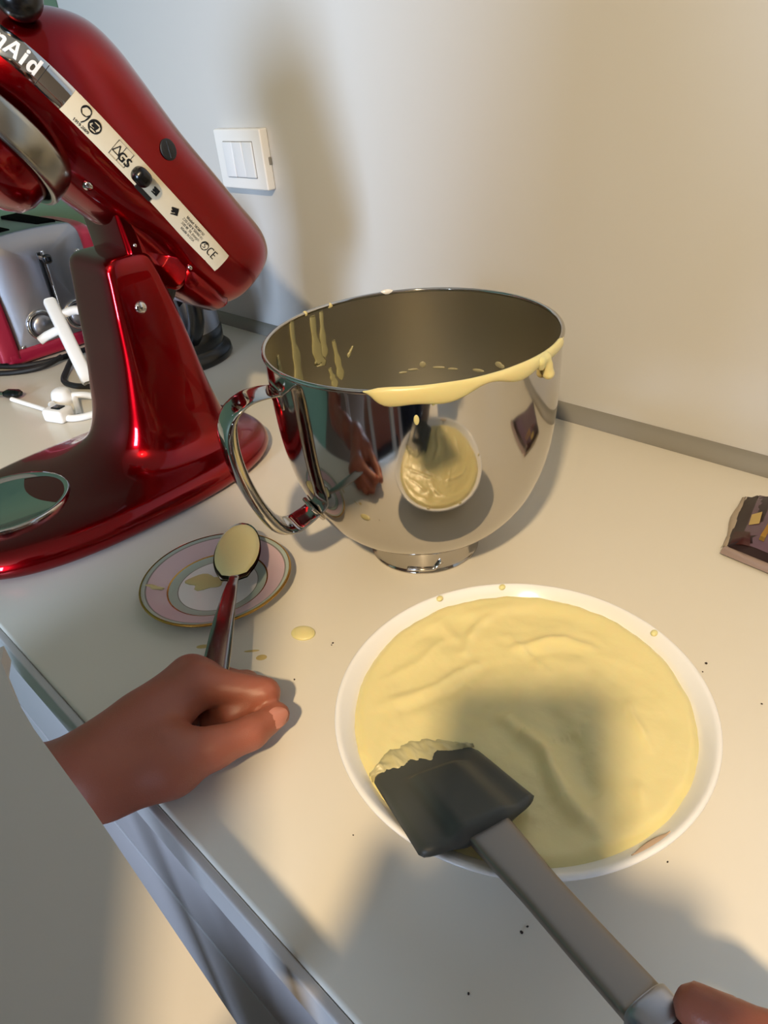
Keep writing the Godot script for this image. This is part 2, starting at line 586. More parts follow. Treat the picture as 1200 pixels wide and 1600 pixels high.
func mixer() -> void:
	var o := thing("stand_mixer", "glossy red metal stand mixer with its head tilted back", "stand mixer", Vector3(MX, 0, -0.18))
	var inv := Transform3D(Basis.IDENTITY, -Vector3(MX, 0, -0.18))
	# foot and pedestal: one cast body, lofted upwards (y, z front, z rear, half width, squareness)
	var lv := [[0.0, -0.010, -0.352, 0.105, 2.6], [0.004, -0.002, -0.360, 0.112, 2.6], [0.012, 0.000, -0.362, 0.115, 2.6], [0.020, -0.003, -0.359, 0.112, 2.6], [0.0255, -0.010, -0.352, 0.105, 2.6], [0.0285, -0.022, -0.340, 0.096, 2.6], [0.0305, -0.06, -0.333, 0.088, 2.6], [0.033, -0.120, -0.328, 0.080, 2.6], [0.039, -0.158, -0.323, 0.071, 2.8], [0.050, -0.180, -0.317, 0.063, 3.0], [0.070, -0.194, -0.309, 0.0575, 3.8], [0.100, -0.203, -0.300, 0.0535, 5.0], [0.14, -0.2115, -0.292, 0.0495, 6.5], [0.18, -0.2165, -0.284, 0.0465, 7.5], [0.210, -0.220, -0.277, 0.0440, 7.5], [0.222, -0.221, -0.274, 0.043, 7.0], [0.229, -0.2235, -0.272, 0.0415, 6.0], [0.233, -0.229, -0.268, 0.038, 4.5], [0.2345, -0.24, -0.26, 0.028, 3.5]]
	var rows := []
	for l in curve_rows(lv, 70):
		var row := PackedVector3Array()
		for k in 96:
			var t := TAU * k / 96
			var c := cos(t)
			var s := sin(t)
			row.append(Vector3(l[3] * signf(c) * pow(absf(c), 2 / l[4]), l[0], (l[1] + l[2]) / 2 + (l[1] - l[2]) / 2 * signf(s) * pow(absf(s), 2 / l[4]) + 0.18))
		rows.append(row)
	var b := MB.new()
	b.grid(rows, true)
	b.fan(rows[rows.size() - 1])
	b.fan(rows[0], true)
	put("pedestal", b.mesh(), M.red, o)
	# bowl clamping plate on the foot
	var pl := put("clamping_plate", lathe([Vector2(0.058, 0.0), Vector2(0.0585, 0.004), Vector2(0.057, 0.0062), Vector2(0.054, 0.006), Vector2(0.052, 0.0035), Vector2(0.050, 0.0025), Vector2(0.0, 0.0022)], 72).mesh(), M.chrome, o, Transform3D(Basis.IDENTITY, Vector3(0.0, 0.0295, 0.102)))
	pl.set_meta("label", "round chrome bowl plate set in the mixer foot")
	# head
	st_tab = []
	for q in curve([Vector4(-0.157, 0.020, 0.044, 0.008), Vector4(-0.1560, 0.002, 0.056, 0.026), Vector4(-0.152, -0.012, 0.064, 0.037), Vector4(-0.143, -0.022, 0.070, 0.0455), Vector4(-0.125, -0.030, 0.074, 0.053), Vector4(-0.09, -0.035, 0.0735, 0.0585), Vector4(-0.05, -0.032, 0.0735, 0.0615), Vector4(0, -0.042, 0.0745, 0.0635), Vector4(0.05, -0.047, 0.0795, 0.064), Vector4(0.08, -0.047, 0.0815, 0.0635), Vector4(0.105, -0.046, 0.078, 0.061), Vector4(0.125, -0.045, 0.066, 0.0565), Vector4(0.143, -0.043, 0.048, 0.048), Vector4(0.157, -0.040, 0.030, 0.037), Vector4(0.167, -0.034, 0.016, 0.023), Vector4(0.172, -0.018, 0.002, 0.006)], 75): st_tab.append(q)
	rows = []
	for q in st_tab:
		var row := PackedVector3Array()
		for k in 80:
			var t := TAU * k / 80
			var c := cos(t)
			var s := sin(t)
			row.append(head_pt(q.x, (q.y + q.z) / 2 + (q.z - q.y) / 2 * signf(s) * pow(absf(s), 2 / HN), q.w * signf(c) * pow(absf(c), 2 / HN)))
		rows.append(row)
	b = MB.new()
	b.grid(rows, true)
	b.fan(rows[0]); b.fan(rows[rows.size() - 1], true)
	var head := put("motor_head", b.mesh(), M.red, o, inv)
	# neck block that carries the head, its hinge
	var tilt := Transform3D(Basis(Vector3(1, 0, 0), -deg_to_rad(HANG)), HO)   # +z runs along the head
	var rows2 := []
	for e in [[-0.0335, 0.005], [-0.0325, 0.0022], [-0.031, 0.0008], [-0.029, 0.0], [0.034, 0.0], [0.036, 0.0008], [0.0375, 0.0022], [0.0385, 0.005]]:
		var row := PackedVector3Array()
		var pg := rounded([Vector2(0.036, -0.016), Vector2(0.004, -0.036), Vector2(-0.027, -0.056), Vector2(-0.036, -0.066), Vector2(-0.060, -0.064), Vector2(-0.088, -0.045), Vector2(-0.088, -0.010)], 0.006)
		var mid := Vector2(-0.03, -0.028)
		for p in pg:
			var d: Vector2 = p - mid
			var k: float = maxf(d.length() - e[1], 0.001) / d.length()
			row.append(head_pt(mid.x + d.x * k, mid.y + d.y * k, e[0]))
		rows2.append(row)
	b = MB.new()
	b.grid(rows2, true)
	b.fan(rows2[0]); b.fan(rows2[7], true)
	put("neck_block", b.mesh(), M.red, head)
	var wedge := []
	for q in [[-0.148, -0.022, 0.022], [-0.138, -0.034, 0.034], [-0.118, -0.042, 0.040], [-0.098, -0.044, 0.042], [-0.086, -0.043, 0.042], [-0.080, -0.036, 0.039], [-0.076, -0.028, 0.032]]:
		var row := PackedVector3Array()
		for k in 24:
			var t := TAU * k / 24
			row.append(head_pt(q[0], -0.015 + (q[1] + 0.015) * maxf(0, pow(absf(sin(t)), 0.5) * signf(sin(t))), q[2] * signf(cos(t)) * pow(absf(cos(t)), 0.6)))
		wedge.append(row)
	b = MB.new()
	b.grid(wedge, true)
	b.fan(wedge[0]); b.fan(wedge[6], true)
	put("belly", b.mesh(), M.red, head)
	put("hinge_cover", rbox(Vector3(0.074, 0.058, 0.040), 0.012, 3).mesh(), M.rubber, o, inv * Transform3D(Basis(Vector3(1, 0, 0), -0.5), Vector3(MX, 0.207, -0.282)))
	for q in [[0.039, -0.036, 0.0045], [-0.024, -0.043, 0.0022], [-0.079, -0.028, 0.003]]:
		var fr := head_frame(q[0], maxf(q[1], head_sec(q[0]).x + 0.012), 0.0)
		if q[1] < -0.04: fr.origin = head_pt(q[0], q[1], 0.0385)
		put("screw", lathe([Vector2(q[2], 0), Vector2(q[2], 0.001), Vector2(q[2] * 0.7, 0.0022), Vector2(0, 0.0026)], 20).mesh(), M.chrome, head, Transform3D(fr.basis * Basis(Vector3(1, 0, 0), PI / 2), fr.origin))
	put("hinge_pin", lathe([Vector2(0.0065, 0), Vector2(0.0065, 0.001), Vector2(0.005, 0.003), Vector2(0.002, 0.0042), Vector2(0, 0.0044)], 28).mesh(), M.chrome, o, inv * Transform3D(Basis(Vector3(0, 0, 1), -PI / 2), Vector3(MX + 0.0445, 0.186, -0.244)))
	# chrome band round the front, cream label along the flank
	var band := MB.new()
	for s in [1.0, -1.0]:
		band.join(flank(0.094, 0.1705, -0.0095, 0.0105, 0.0009, 50, s))
	var bd := put("trim_band", band.mesh(), M.chrome, head)
	bd.set_meta("label", "chrome band with raised letters round the head front")
	band = MB.new()
	band.join(flank(-0.098, 0.0945, -0.0095, 0.0105, 0.0007, 30, 1.0))
	var lab := put("label_strip", band.mesh(), M.label, head)
	put("label_strip", flank(-0.098, 0.0945, -0.0095, 0.0105, 0.0007, 30, -1.0).mesh(), M.label, head)
	lab.set_meta("label", "cream printed label strip along the flank of the head")
	# raised letters, laid along the band letter by letter
	var word := "KitchenAid"
	var arc := 0.0
	var a := 0.119
	for i in range(word.length() - 1, -1, -1):
		var wide: float = {"i": 0.0038, "t": 0.0052, "K": 0.0086, "A": 0.0088, "d": 0.0078, "n": 0.0078, "e": 0.0074, "h": 0.0078, "c": 0.0066}[word[i]]
		for half in 2:
			var want: float = wide * 0.62
			while want > 0.0 and a < 0.1700:
				var step := 0.0003
				want -= (head_pt(a + step, 0, head_x(a + step, 0)) - head_pt(a, 0, head_x(a, 0))).length()
				a += step
			if half == 0 and a < 0.1695:
				text(bd, word[i], 0.0165, M.letter, head_frame(a, 0.0005, 0.0012), 0.0012, true)
	for e in [0.1165, 0.098]:
		var fr := head_frame(e, 0.0, 0.001)
		if e > 0.11: put("seam", rbox(Vector3(0.0005, 0.019, 0.0006), 0.0001, 1).mesh(false), M.rubber, bd, fr)
	# prints on the label
	var pr := MB.new()
	var ring := func(c: Vector2, r0: float, r1: float, from := 0.0, to := TAU) -> PackedVector2Array:
		var p := PackedVector2Array()
		var n := 26
		for i in n + 1: p.append(c + Vector2.from_angle(from + (to - from) * i / n) * r1)
		for i in n + 1: p.append(c + Vector2.from_angle(to + (from - to) * i / n) * r0)
		return p
	var icon := PackedVector2Array([Vector2(-4, -4), Vector2(4, -4), Vector2(4, -3), Vector2(2.6, -2.4), Vector2(2.6, 0.4), Vector2(3.8, 0.8), Vector2(3.6, 3.2), Vector2(-3.6, 3.4), Vector2(-4.6, 2.2), Vector2(-3.6, 0.9), Vector2(0.4, 0.5), Vector2(0.9, -2.2), Vector2(-0.6, -2.6), Vector2(-3.8, -3)])
	var icon_bowl := PackedVector2Array([Vector2(-4.2, 0.1), Vector2(-0.2, 0.1), Vector2(-0.8, -2.0), Vector2(-3.4, -2.0)])
	var add := func(poly: PackedVector2Array, a_: float, b_: float, scale := 1.0, turn := 0.0) -> void:
		var q := PackedVector2Array()
		for p in poly: q.append(p.rotated(turn) * scale)
		if Geometry2D.triangulate_polygon(q).is_empty(): return
		pr.join(prism(q, 0.00025), head_frame(a_, b_, 0.0007))
	# «90» with a ring round a small mixer
	add.call(ring.call(Vector2(0, 0.0022), 0.0038, 0.0044, 0.0, TAU - 0.001), 0.0795, 0.002)
	add.call(ring.call(Vector2(-0.0105, 0.0012), 0.0145, 0.0152, -0.62, 0.03), 0.0795, 0.002)
	add.call(ring.call(Vector2.ZERO, 0.0046, 0.0056, 0.0, TAU - 0.001), 0.068, 0.0002)
	add.call(icon, 0.068, 0.0002, 0.00072)
	add.call(icon_bowl, 0.068, 0.0002, 0.00072)
	# test marks in a box, mixers beside the lever, round mark
	for r in [[0.0, 0.0072, 0.0165, 0.0002], [0.0, -0.0072, 0.0165, 0.0002], [-0.0082, 0.0, 0.0002, 0.0146], [0.0, 0.0, 0.0002, 0.0146], [0.0082, 0.0, 0.0002, 0.0146]]:
		add.call(PackedVector2Array([Vector2(r[0] - r[2] / 2, r[1] - r[3] / 2), Vector2(r[0] + r[2] / 2, r[1] - r[3] / 2), Vector2(r[0] + r[2] / 2, r[1] + r[3] / 2), Vector2(r[0] - r[2] / 2, r[1] + r[3] / 2)]), 0.040, 0.0005)
	for e in [[Vector2(-0.0075, -0.003), Vector2(-0.0009, -0.003)], [Vector2(-0.0009, -0.003), Vector2(-0.0042, 0.0042)], [Vector2(-0.0042, 0.0042), Vector2(-0.0075, -0.003)]]:
		var dd: Vector2 = (e[1] - e[0]).normalized().orthogonal() * 0.0004
		add.call(PackedVector2Array([e[0] - dd, e[1] - dd, e[1] + dd, e[0] + dd]), 0.040, 0.0005)
	for e in [[-0.0012, 0.0, 0.0008], [-0.026, 0.0005, 0.0009]]:
		add.call(icon, e[0], e[1], e[2], 0.5 if e[0] < -0.01 else 0.0)
		add.call(icon_bowl, e[0], e[1], e[2], 0.5 if e[0] < -0.01 else 0.0)
	add.call(ring.call(Vector2.ZERO, 0.0040, 0.0044, 0.0, TAU - 0.001), -0.0705, -0.001)
	put("printed_marks", pr.mesh(false), M.ink, lab)
	text(lab, "1919-2009", 0.0032, M.ink, head_frame(0.076, -0.0072, 0.0008))
	text(lab, "GS", 0.0105, M.ink, head_frame(0.0352, -0.0010, 0.0009), 0.0003, true)
	text(lab, "S", 0.0062, M.ink, head_frame(-0.0705, -0.001, 0.0008))
	text(lab, "CE", 0.0105, M.ink, head_frame(-0.081, -0.001, 0.0008))
	for k in 4:
		text(lab, ["Model: 5KSM150", "220-240 V 50/60 Hz", "300 W  St. Joseph", "Made in USA"][k], 0.0033, M.ink, head_frame(-0.0505, 0.0052 - k * 0.0034, 0.0008))
	# lever, slot, plug
	put("lever_slot", rbox(Vector3(0.018, 0.004, 0.0008), 0.0003, 1).mesh(false), M.rubber, head, head_frame(0.006, -0.0088, 0.0006))
	var kn := rbox(Vector3(0.0165, 0.0145, 0.016), 0.0062, 4)
	put("speed_lever", kn.mesh(), M.black, head, head_frame(0.0185, -0.003, 0.008))
	var plug := put("screw_plug", lathe([Vector2(0.009, 0), Vector2(0.009, 0.0006), Vector2(0.008, 0.0012), Vector2(0, 0.0013)], 32).mesh(), M.rubber, head, Transform3D(head_frame(0.010, 0.036).basis * Basis(Vector3(1, 0, 0), PI / 2), head_frame(0.010, 0.036).origin))
	put("slot", rbox(Vector3(0.0014, 0.0006, 0.014), 0.0001, 1).mesh(false), M.black, plug, Transform3D(Basis(Vector3.UP, 0.9), Vector3(0, 0.0012, 0)))
	# attachment knob near the front of the head
	var kf := Transform3D(Basis.IDENTITY, head_pt(0.150, 0.030, 0.036))
	put("attachment_knob", lathe(curve([Vector2(0.006, -0.012), Vector2(0.0065, 0.002), Vector2(0.012, 0.004), Vector2(0.0165, 0.009), Vector2(0.017, 0.016), Vector2(0.014, 0.023), Vector2(0.008, 0.027), Vector2(0, 0.028)], 28), 36).mesh(), M.black, head, Transform3D(Basis(Vector3(0, 0, 1), -1.15), kf.origin))
	# planetary drive under the nose
	var hub := tilt * Transform3D(Basis.IDENTITY, Vector3(0, 0, 0.105))
	put("drive_ring", lathe([Vector2(0.058, -0.034), Vector2(0.0640, -0.0345), Vector2(0.0658, -0.037), Vector2(0.066, -0.040), Vector2(0.066, -0.056), Vector2(0.0650, -0.0595), Vector2(0.062, -0.061), Vector2(0.0605, -0.0605), Vector2(0.0595, -0.058), Vector2(0.0590, -0.050)], 72).mesh(), M.ring, head, hub)
	put("planetary_hub", lathe([Vector2(0.0560, -0.044), Vector2(0.0560, -0.062), Vector2(0.0545, -0.073), Vector2(0.0495, -0.083), Vector2(0.040, -0.089), Vector2(0.028, -0.092), Vector2(0.0, -0.093)], 64).mesh(), M.red, head, hub)
	put("beater_shaft", lathe([Vector2(0.009, -0.085), Vector2(0.009, -0.112), Vector2(0.0065, -0.114), Vector2(0.0065, -0.135), Vector2(0, -0.136)], 24).mesh(), M.chrome, head, hub * Transform3D(Basis.IDENTITY, Vector3(-0.01, 0, 0.022)))

func curve_rows(l: Array, n: int) -> Array:
	var o := []
	var last := l.size() - 1
	for i in n + 1:
		var t := float(i) / n * last
		var k := mini(int(t), last - 1)
		var f := t - k
		var row := []
		for c in l[0].size():
			var p0: float = l[maxi(k - 1, 0)][c]
			var p1: float = l[k][c]
			var p2: float = l[k + 1][c]
			var p3: float = l[mini(k + 2, last)][c]
			row.append(0.5 * (2 * p1 + (p2 - p0) * f + (2 * p0 - 5 * p1 + 4 * p2 - p3) * f * f + (3 * p1 - p0 - 3 * p2 + p3) * f * f * f))
		o.append(row)
	return o

# ---------------------------------------------------------------- steel bowl
const BC := Vector3(-0.3645, 0, -0.310)
const BH := 0.194

func bowl_r(y: float) -> float:
	var p := [[0.020, 0.030], [0.0225, 0.044], [0.028, 0.0575], [0.038, 0.072], [0.052, 0.085], [0.070, 0.0955], [0.095, 0.104], [0.125, 0.1088], [0.160, 0.1108], [0.190, 0.1113], [0.2, 0.1113]]
	for i in p.size() - 1:
		if y <= p[i + 1][0]:
			return lerpf(p[i][1], p[i + 1][1], clampf((y - p[i][0]) / (p[i + 1][0] - p[i][0]), 0, 1))
	return 0.1113

func on_bowl(deg: float, y: float, r: float) -> Vector3:
	return BC + Vector3(cos(deg_to_rad(deg)) * r, y, sin(deg_to_rad(deg)) * r)

func bowl() -> void:
	var o := thing("mixing_bowl", "polished stainless steel mixing bowl with a side handle, smeared with cream", "bowl", BC)
	var pts := []
	for q in [[0.0, 0.019], [0.018, 0.0192], [0.032, 0.0205], [0.044, 0.0225], [0.0575, 0.028], [0.072, 0.038], [0.085, 0.052], [0.0955, 0.070], [0.104, 0.095], [0.1088, 0.125], [0.1108, 0.160], [0.1113, 0.1925]]: pts.append(Vector2(q[0], q[1]))
	var prof := curve(pts, 60)
	put("outer_shell", lathe(prof, 120).mesh(), M.steel, o)
	var inn := []
	for p in prof: inn.append(Vector2(maxf(p.x - 0.0011, 0), p.y + (0.001 if p.y < 0.15 else 0.0)))
	var im := put("inner_shell", lathe(inn, 120).mesh(), M.steel_in, o)
	im.set_meta("label", "brushed steel inside of the bowl")
	var rim := []
	for k in 13: rim.append(Vector2(0.1110 + 0.0017 * cos(TAU * k / 12), 0.1926 + 0.0017 * sin(TAU * k / 12)))
	put("rolled_rim", lathe(rim, 120).mesh(), M.steel, o)
	put("foot_ring", lathe(curve([Vector2(0.046, 0.026), Vector2(0.0452, 0.020), Vector2(0.0455, 0.010), Vector2(0.0462, 0.004), Vector2(0.0475, 0.001), Vector2(0.0465, 0.0), Vector2(0.044, 0.001)], 30), 96).mesh(), M.steel, o)
	for a0 in [30.0, 150.0, 270.0]:   # bayonet ridges of the foot
		var path := []
		for k in 15:
			var a := deg_to_rad(a0 + k * 2.6)
			var y := 0.0045 + 0.006 * smoothstep(0.75, 1.0, 1.0 - k / 14.0)
			path.append(Vector3(cos(a) * 0.0468, y, sin(a) * 0.0468))
		put("bayonet_ridge", tube(path, func(_t): return 0.0017, 8).mesh(), M.steel, o)
	# handle
	var ha := deg_to_rad(109.0)
	var d := Vector3(cos(ha), 0, sin(ha))
	var hp := []
	for q in [[0.1095, 0.175], [0.121, 0.1765], [0.135, 0.175], [0.1465, 0.167], [0.1515, 0.151], [0.1505, 0.129], [0.1460, 0.107], [0.1390, 0.086], [0.130, 0.0695], [0.118, 0.0630], [0.106, 0.0660], [0.0965, 0.0705]]: hp.append(d * q[0] + Vector3(0, q[1], 0))
	var path := curve(hp, 60)
	var side := Vector3(-d.z, 0, d.x)
	var rows := []
	for i in path.size():
		var t: Vector3 = (path[mini(i + 1, path.size() - 1)] - path[maxi(i - 1, 0)]).normalized()
		var nn := t.cross(side).normalized()
		var f := float(i) / (path.size() - 1)
		var w := 0.0125 + 0.0030 * sin(f * PI)
		var th := 0.0012 + 0.0042 * smoothstep(0.18, 0.38, f) * smoothstep(0.85, 0.68, f)
		var row := PackedVector3Array()
		for k in 20:
			var a := TAU * k / 20
			row.append(path[i] + side * w * signf(cos(a)) * pow(absf(cos(a)), 0.55) + nn * th * signf(sin(a)) * pow(absf(sin(a)), 0.7))
		rows.append(row)
	var b := MB.new()
	b.grid(rows, true)
	b.fan(rows[0]); b.fan(rows[rows.size() - 1], true)
	put("handle", b.mesh(), M.steel, o)
	for q in [[0.1085, 0.172, 0.024, 0.017], [0.0955, 0.0705, 0.022, 0.016]]:
		var bs := Basis(side, Vector3.UP, d) if q[1] > 0.1 else Basis(side, (Vector3.UP * 0.82 + d * 0.57).normalized(), side.cross((Vector3.UP * 0.82 + d * 0.57).normalized()))
		put("handle_plate", rbox(Vector3(q[2], q[3], 0.004), 0.0018, 2).mesh(), M.steel, o, Transform3D(bs, d * (q[0] + 0.0015) + Vector3(0, q[1], 0)))
	# cream hanging over the rim
	var rp := []
	var rr := []
	for k in 61:
		var f := k / 60.0
		var deg := 63.0 - f * 87.0
		var hang := 0.0035 + 0.0028 * sin(f * 9.0 + 0.5) * sin(f * 4.0) + 0.0025 * exp(-pow((f - 0.28) / 0.14, 2.0)) + 0.0015 * sin(f * 23.0)
		hang *= smoothstep(0.0, 0.10, f) * (1.0 - 0.70 * smoothstep(0.60, 0.92, f))
		rr.append(Vector2(0.0026 + 0.0012 * sin(f * 13.0) * 0.3, 0.0030 + hang * 0.62) * maxf(smoothstep(-0.01, 0.06, f) * smoothstep(1.0, 0.93, f), 0.12))
		rp.append(on_bowl(deg, BH - 0.0005 - hang * 0.55, 0.1124))
	var cm := tube(rp, func(t): return rr[int(round(t * 60))], 16)
	var dl := on_bowl(-5.5, 0.186, 0.114)
	cm.join(body(dl - Vector3(0.016, 0.016, 0.016), dl + Vector3(0.016, 0.014, 0.016), 0.0011, [[on_bowl(-4.6, 0.1925, 0.1128), 0.0034, on_bowl(-5.4, 0.1875, 0.1135), 0.0030, 0.003], [on_bowl(-5.4, 0.1875, 0.1135), 0.0030, on_bowl(-6.0, 0.1805, 0.1140), 0.0042, 0.003], [on_bowl(-1.0, 0.1915, 0.1130), 0.0036, on_bowl(-1.6, 0.1880, 0.1132), 0.0026, 0.003], [on_bowl(-1.0, 0.1925, 0.1128), 0.0030, on_bowl(-4.6, 0.1925, 0.1128), 0.0030, 0.003]], 0.003))
	tag(put("rim_cream", cm.mesh(), M.cream), "thick yellow cream hanging over the front rim of the steel bowl", "cream")
	# dribbles down the inside
	for q in [[[164.6, 0.193], [163.6, 0.176], [164.0, 0.162], [162.4, 0.146], [162.0, 0.128], 0.0042], [[178.0, 0.189], [177.5, 0.173], [177.9, 0.158], [178.3, 0.148], [178.3, 0.147], 0.0044], [[183.2, 0.190], [182.6, 0.178], [182.1, 0.168], [181.9, 0.158], [181.6, 0.150], 0.0026], [[187.6, 0.162], [188.0, 0.152], [188.4, 0.142], [188.6, 0.134], [188.8, 0.125], 0.0026], [[197.4, 0.152], [196.6, 0.150], [195.8, 0.148], [195.0, 0.146], [194.1, 0.143], 0.0010], [[183.1, 0.139], [183.5, 0.134], [184.0, 0.130], [184.5, 0.126], [184.9, 0.120], 0.0024], [[148.4, 0.175], [148.0, 0.171], [148.0, 0.168], [148.1, 0.164], [148.2, 0.150], 0.0026]]:
		var pp := []
		for k in 5: pp.append(on_bowl(q[k][0], q[k][1], bowl_r(q[k][1]) - 0.0014))
		var wide: float = q[5] * 1.7
		var n := curve(pp, 24)
		var dr := tube(n, func(t): return Vector2(wide * (0.45 + 0.55 * smoothstep(0.0, 0.75, t)) * sqrt(maxf(1.0 - pow(maxf(t - 0.8, 0) / 0.2, 2.0), 0.02)) * (0.85 + 0.15 * sin(t * 17.0)), 0.0009), 10, BC + Vector3(0, 0.16, 0) - pp[0])
		tag(put("cream_dribble", dr.mesh(), M.dribble), ["wide cream dribble nearest the handle running down the bowl's inside wall", "long straight cream dribble, second from the handle, inside the bowl", "thin wavy cream dribble just right of the long straight one inside the bowl", "narrow slanting cream dribble right of the others low inside the bowl", "tiny slanting cream streak, rightmost inside the bowl", "short low cream dribble half hidden by the bowl's front rim", "small cream dab inside the bowl right above the handle"][dribbles], "cream dribble", "cream dribbles inside the bowl")
		dribbles += 1
	# residue near the bottom of what one sees inside
	for q in [[220.9, 0.119, 0.004, 0.0012], [226.0, 0.121, 0.005, 0.0010], [231.0, 0.125, 0.003, 0.003], [239.0, 0.122, 0.006, 0.0012], [246.0, 0.121, 0.005, 0.0011], [259.4, 0.122, 0.006, 0.0016], [270.6, 0.131, 0.004, 0.0028], [272.5, 0.130, 0.003, 0.0022]]:
		var s := SphereMesh.new()
		s.radius = 1.0; s.height = 2.0; s.radial_segments = 14; s.rings = 7
		var p := on_bowl(q[0], q[1], bowl_r(q[1]) - 0.0016)
		var inw := (BC + Vector3(0, q[1], 0) - p).normalized()
		var bs := Basis(inw.cross(Vector3.UP), Vector3.UP, inw).scaled_local(Vector3(q[2], q[3], 0.0008))
		tag(put("cream_fleck", from_mesh(s).mesh(), M.fleck, null, Transform3D(bs, p)), "cream fleck low inside the bowl, " + ["leftmost of the row", "second of the row from the left", "third from the left, the tall one", "fourth from the left, a long one", "fifth from the left, near the row's middle", "long one right of the row's middle", "tall one near the right end of the row", "last one at the right end of the row"][flecks], "cream fleck", "cream flecks low inside the bowl")
		flecks += 1
	for q in [[216.5, 0.1935, 0.006, "larger white cream dab on the far rim of the steel bowl"], [174.4, 0.1925, 0.0024, "tiny white cream dab on the far left rim of the bowl"], [188.5, 0.1920, 0.0030, "small grey cream blob on the bowl rim above the dribbles"]]:
		var s := SphereMesh.new()
		s.radius = 1.0; s.height = 2.0; s.radial_segments = 18; s.rings = 9
		var t := deg_to_rad(q[0])
		tag(put("rim_dab", from_mesh(s).mesh(), M.porcelain if q[2] > 0.005 else M.cream_smear, null, Transform3D(Basis(Vector3.UP, -t - PI / 2).scaled_local(Vector3(q[2], 0.0024, 0.0022)), on_bowl(q[0], q[1], 0.1110))), q[3], "cream dab")
	for q in [[46.3, 0.173, 0.0018, 0.0036, "oval cream drop on the outside of the bowl below the rim"], [40.5, 0.183, 0.0011, 0.0013, "tiny round cream spot on the outside of the bowl"]]:
		var s := SphereMesh.new()
		s.radius = 1.0; s.height = 2.0; s.radial_segments = 16; s.rings = 8
		var t := deg_to_rad(q[0])
		tag(put("cream_drop", from_mesh(s).mesh(), M.cream, null, Transform3D(Basis(Vector3.UP, PI / 2 - t).scaled_local(Vector3(q[2], q[3], 0.001)), on_bowl(q[0], q[1], bowl_r(q[1])))), q[4], "cream drop")

var dribbles := 0
var flecks := 0

func from_mesh(m: Mesh) -> MB:
	var b := MB.new()
	var s := m.surface_get_arrays(0)
	b.v = s[Mesh.ARRAY_VERTEX]
	b.uv = s[Mesh.ARRAY_TEX_UV]
	b.idx = s[Mesh.ARRAY_INDEX]
	return b

# ---------------------------------------------------------------- white dish with cream
const DC := Vector3(-0.166, 0, -0.1726)

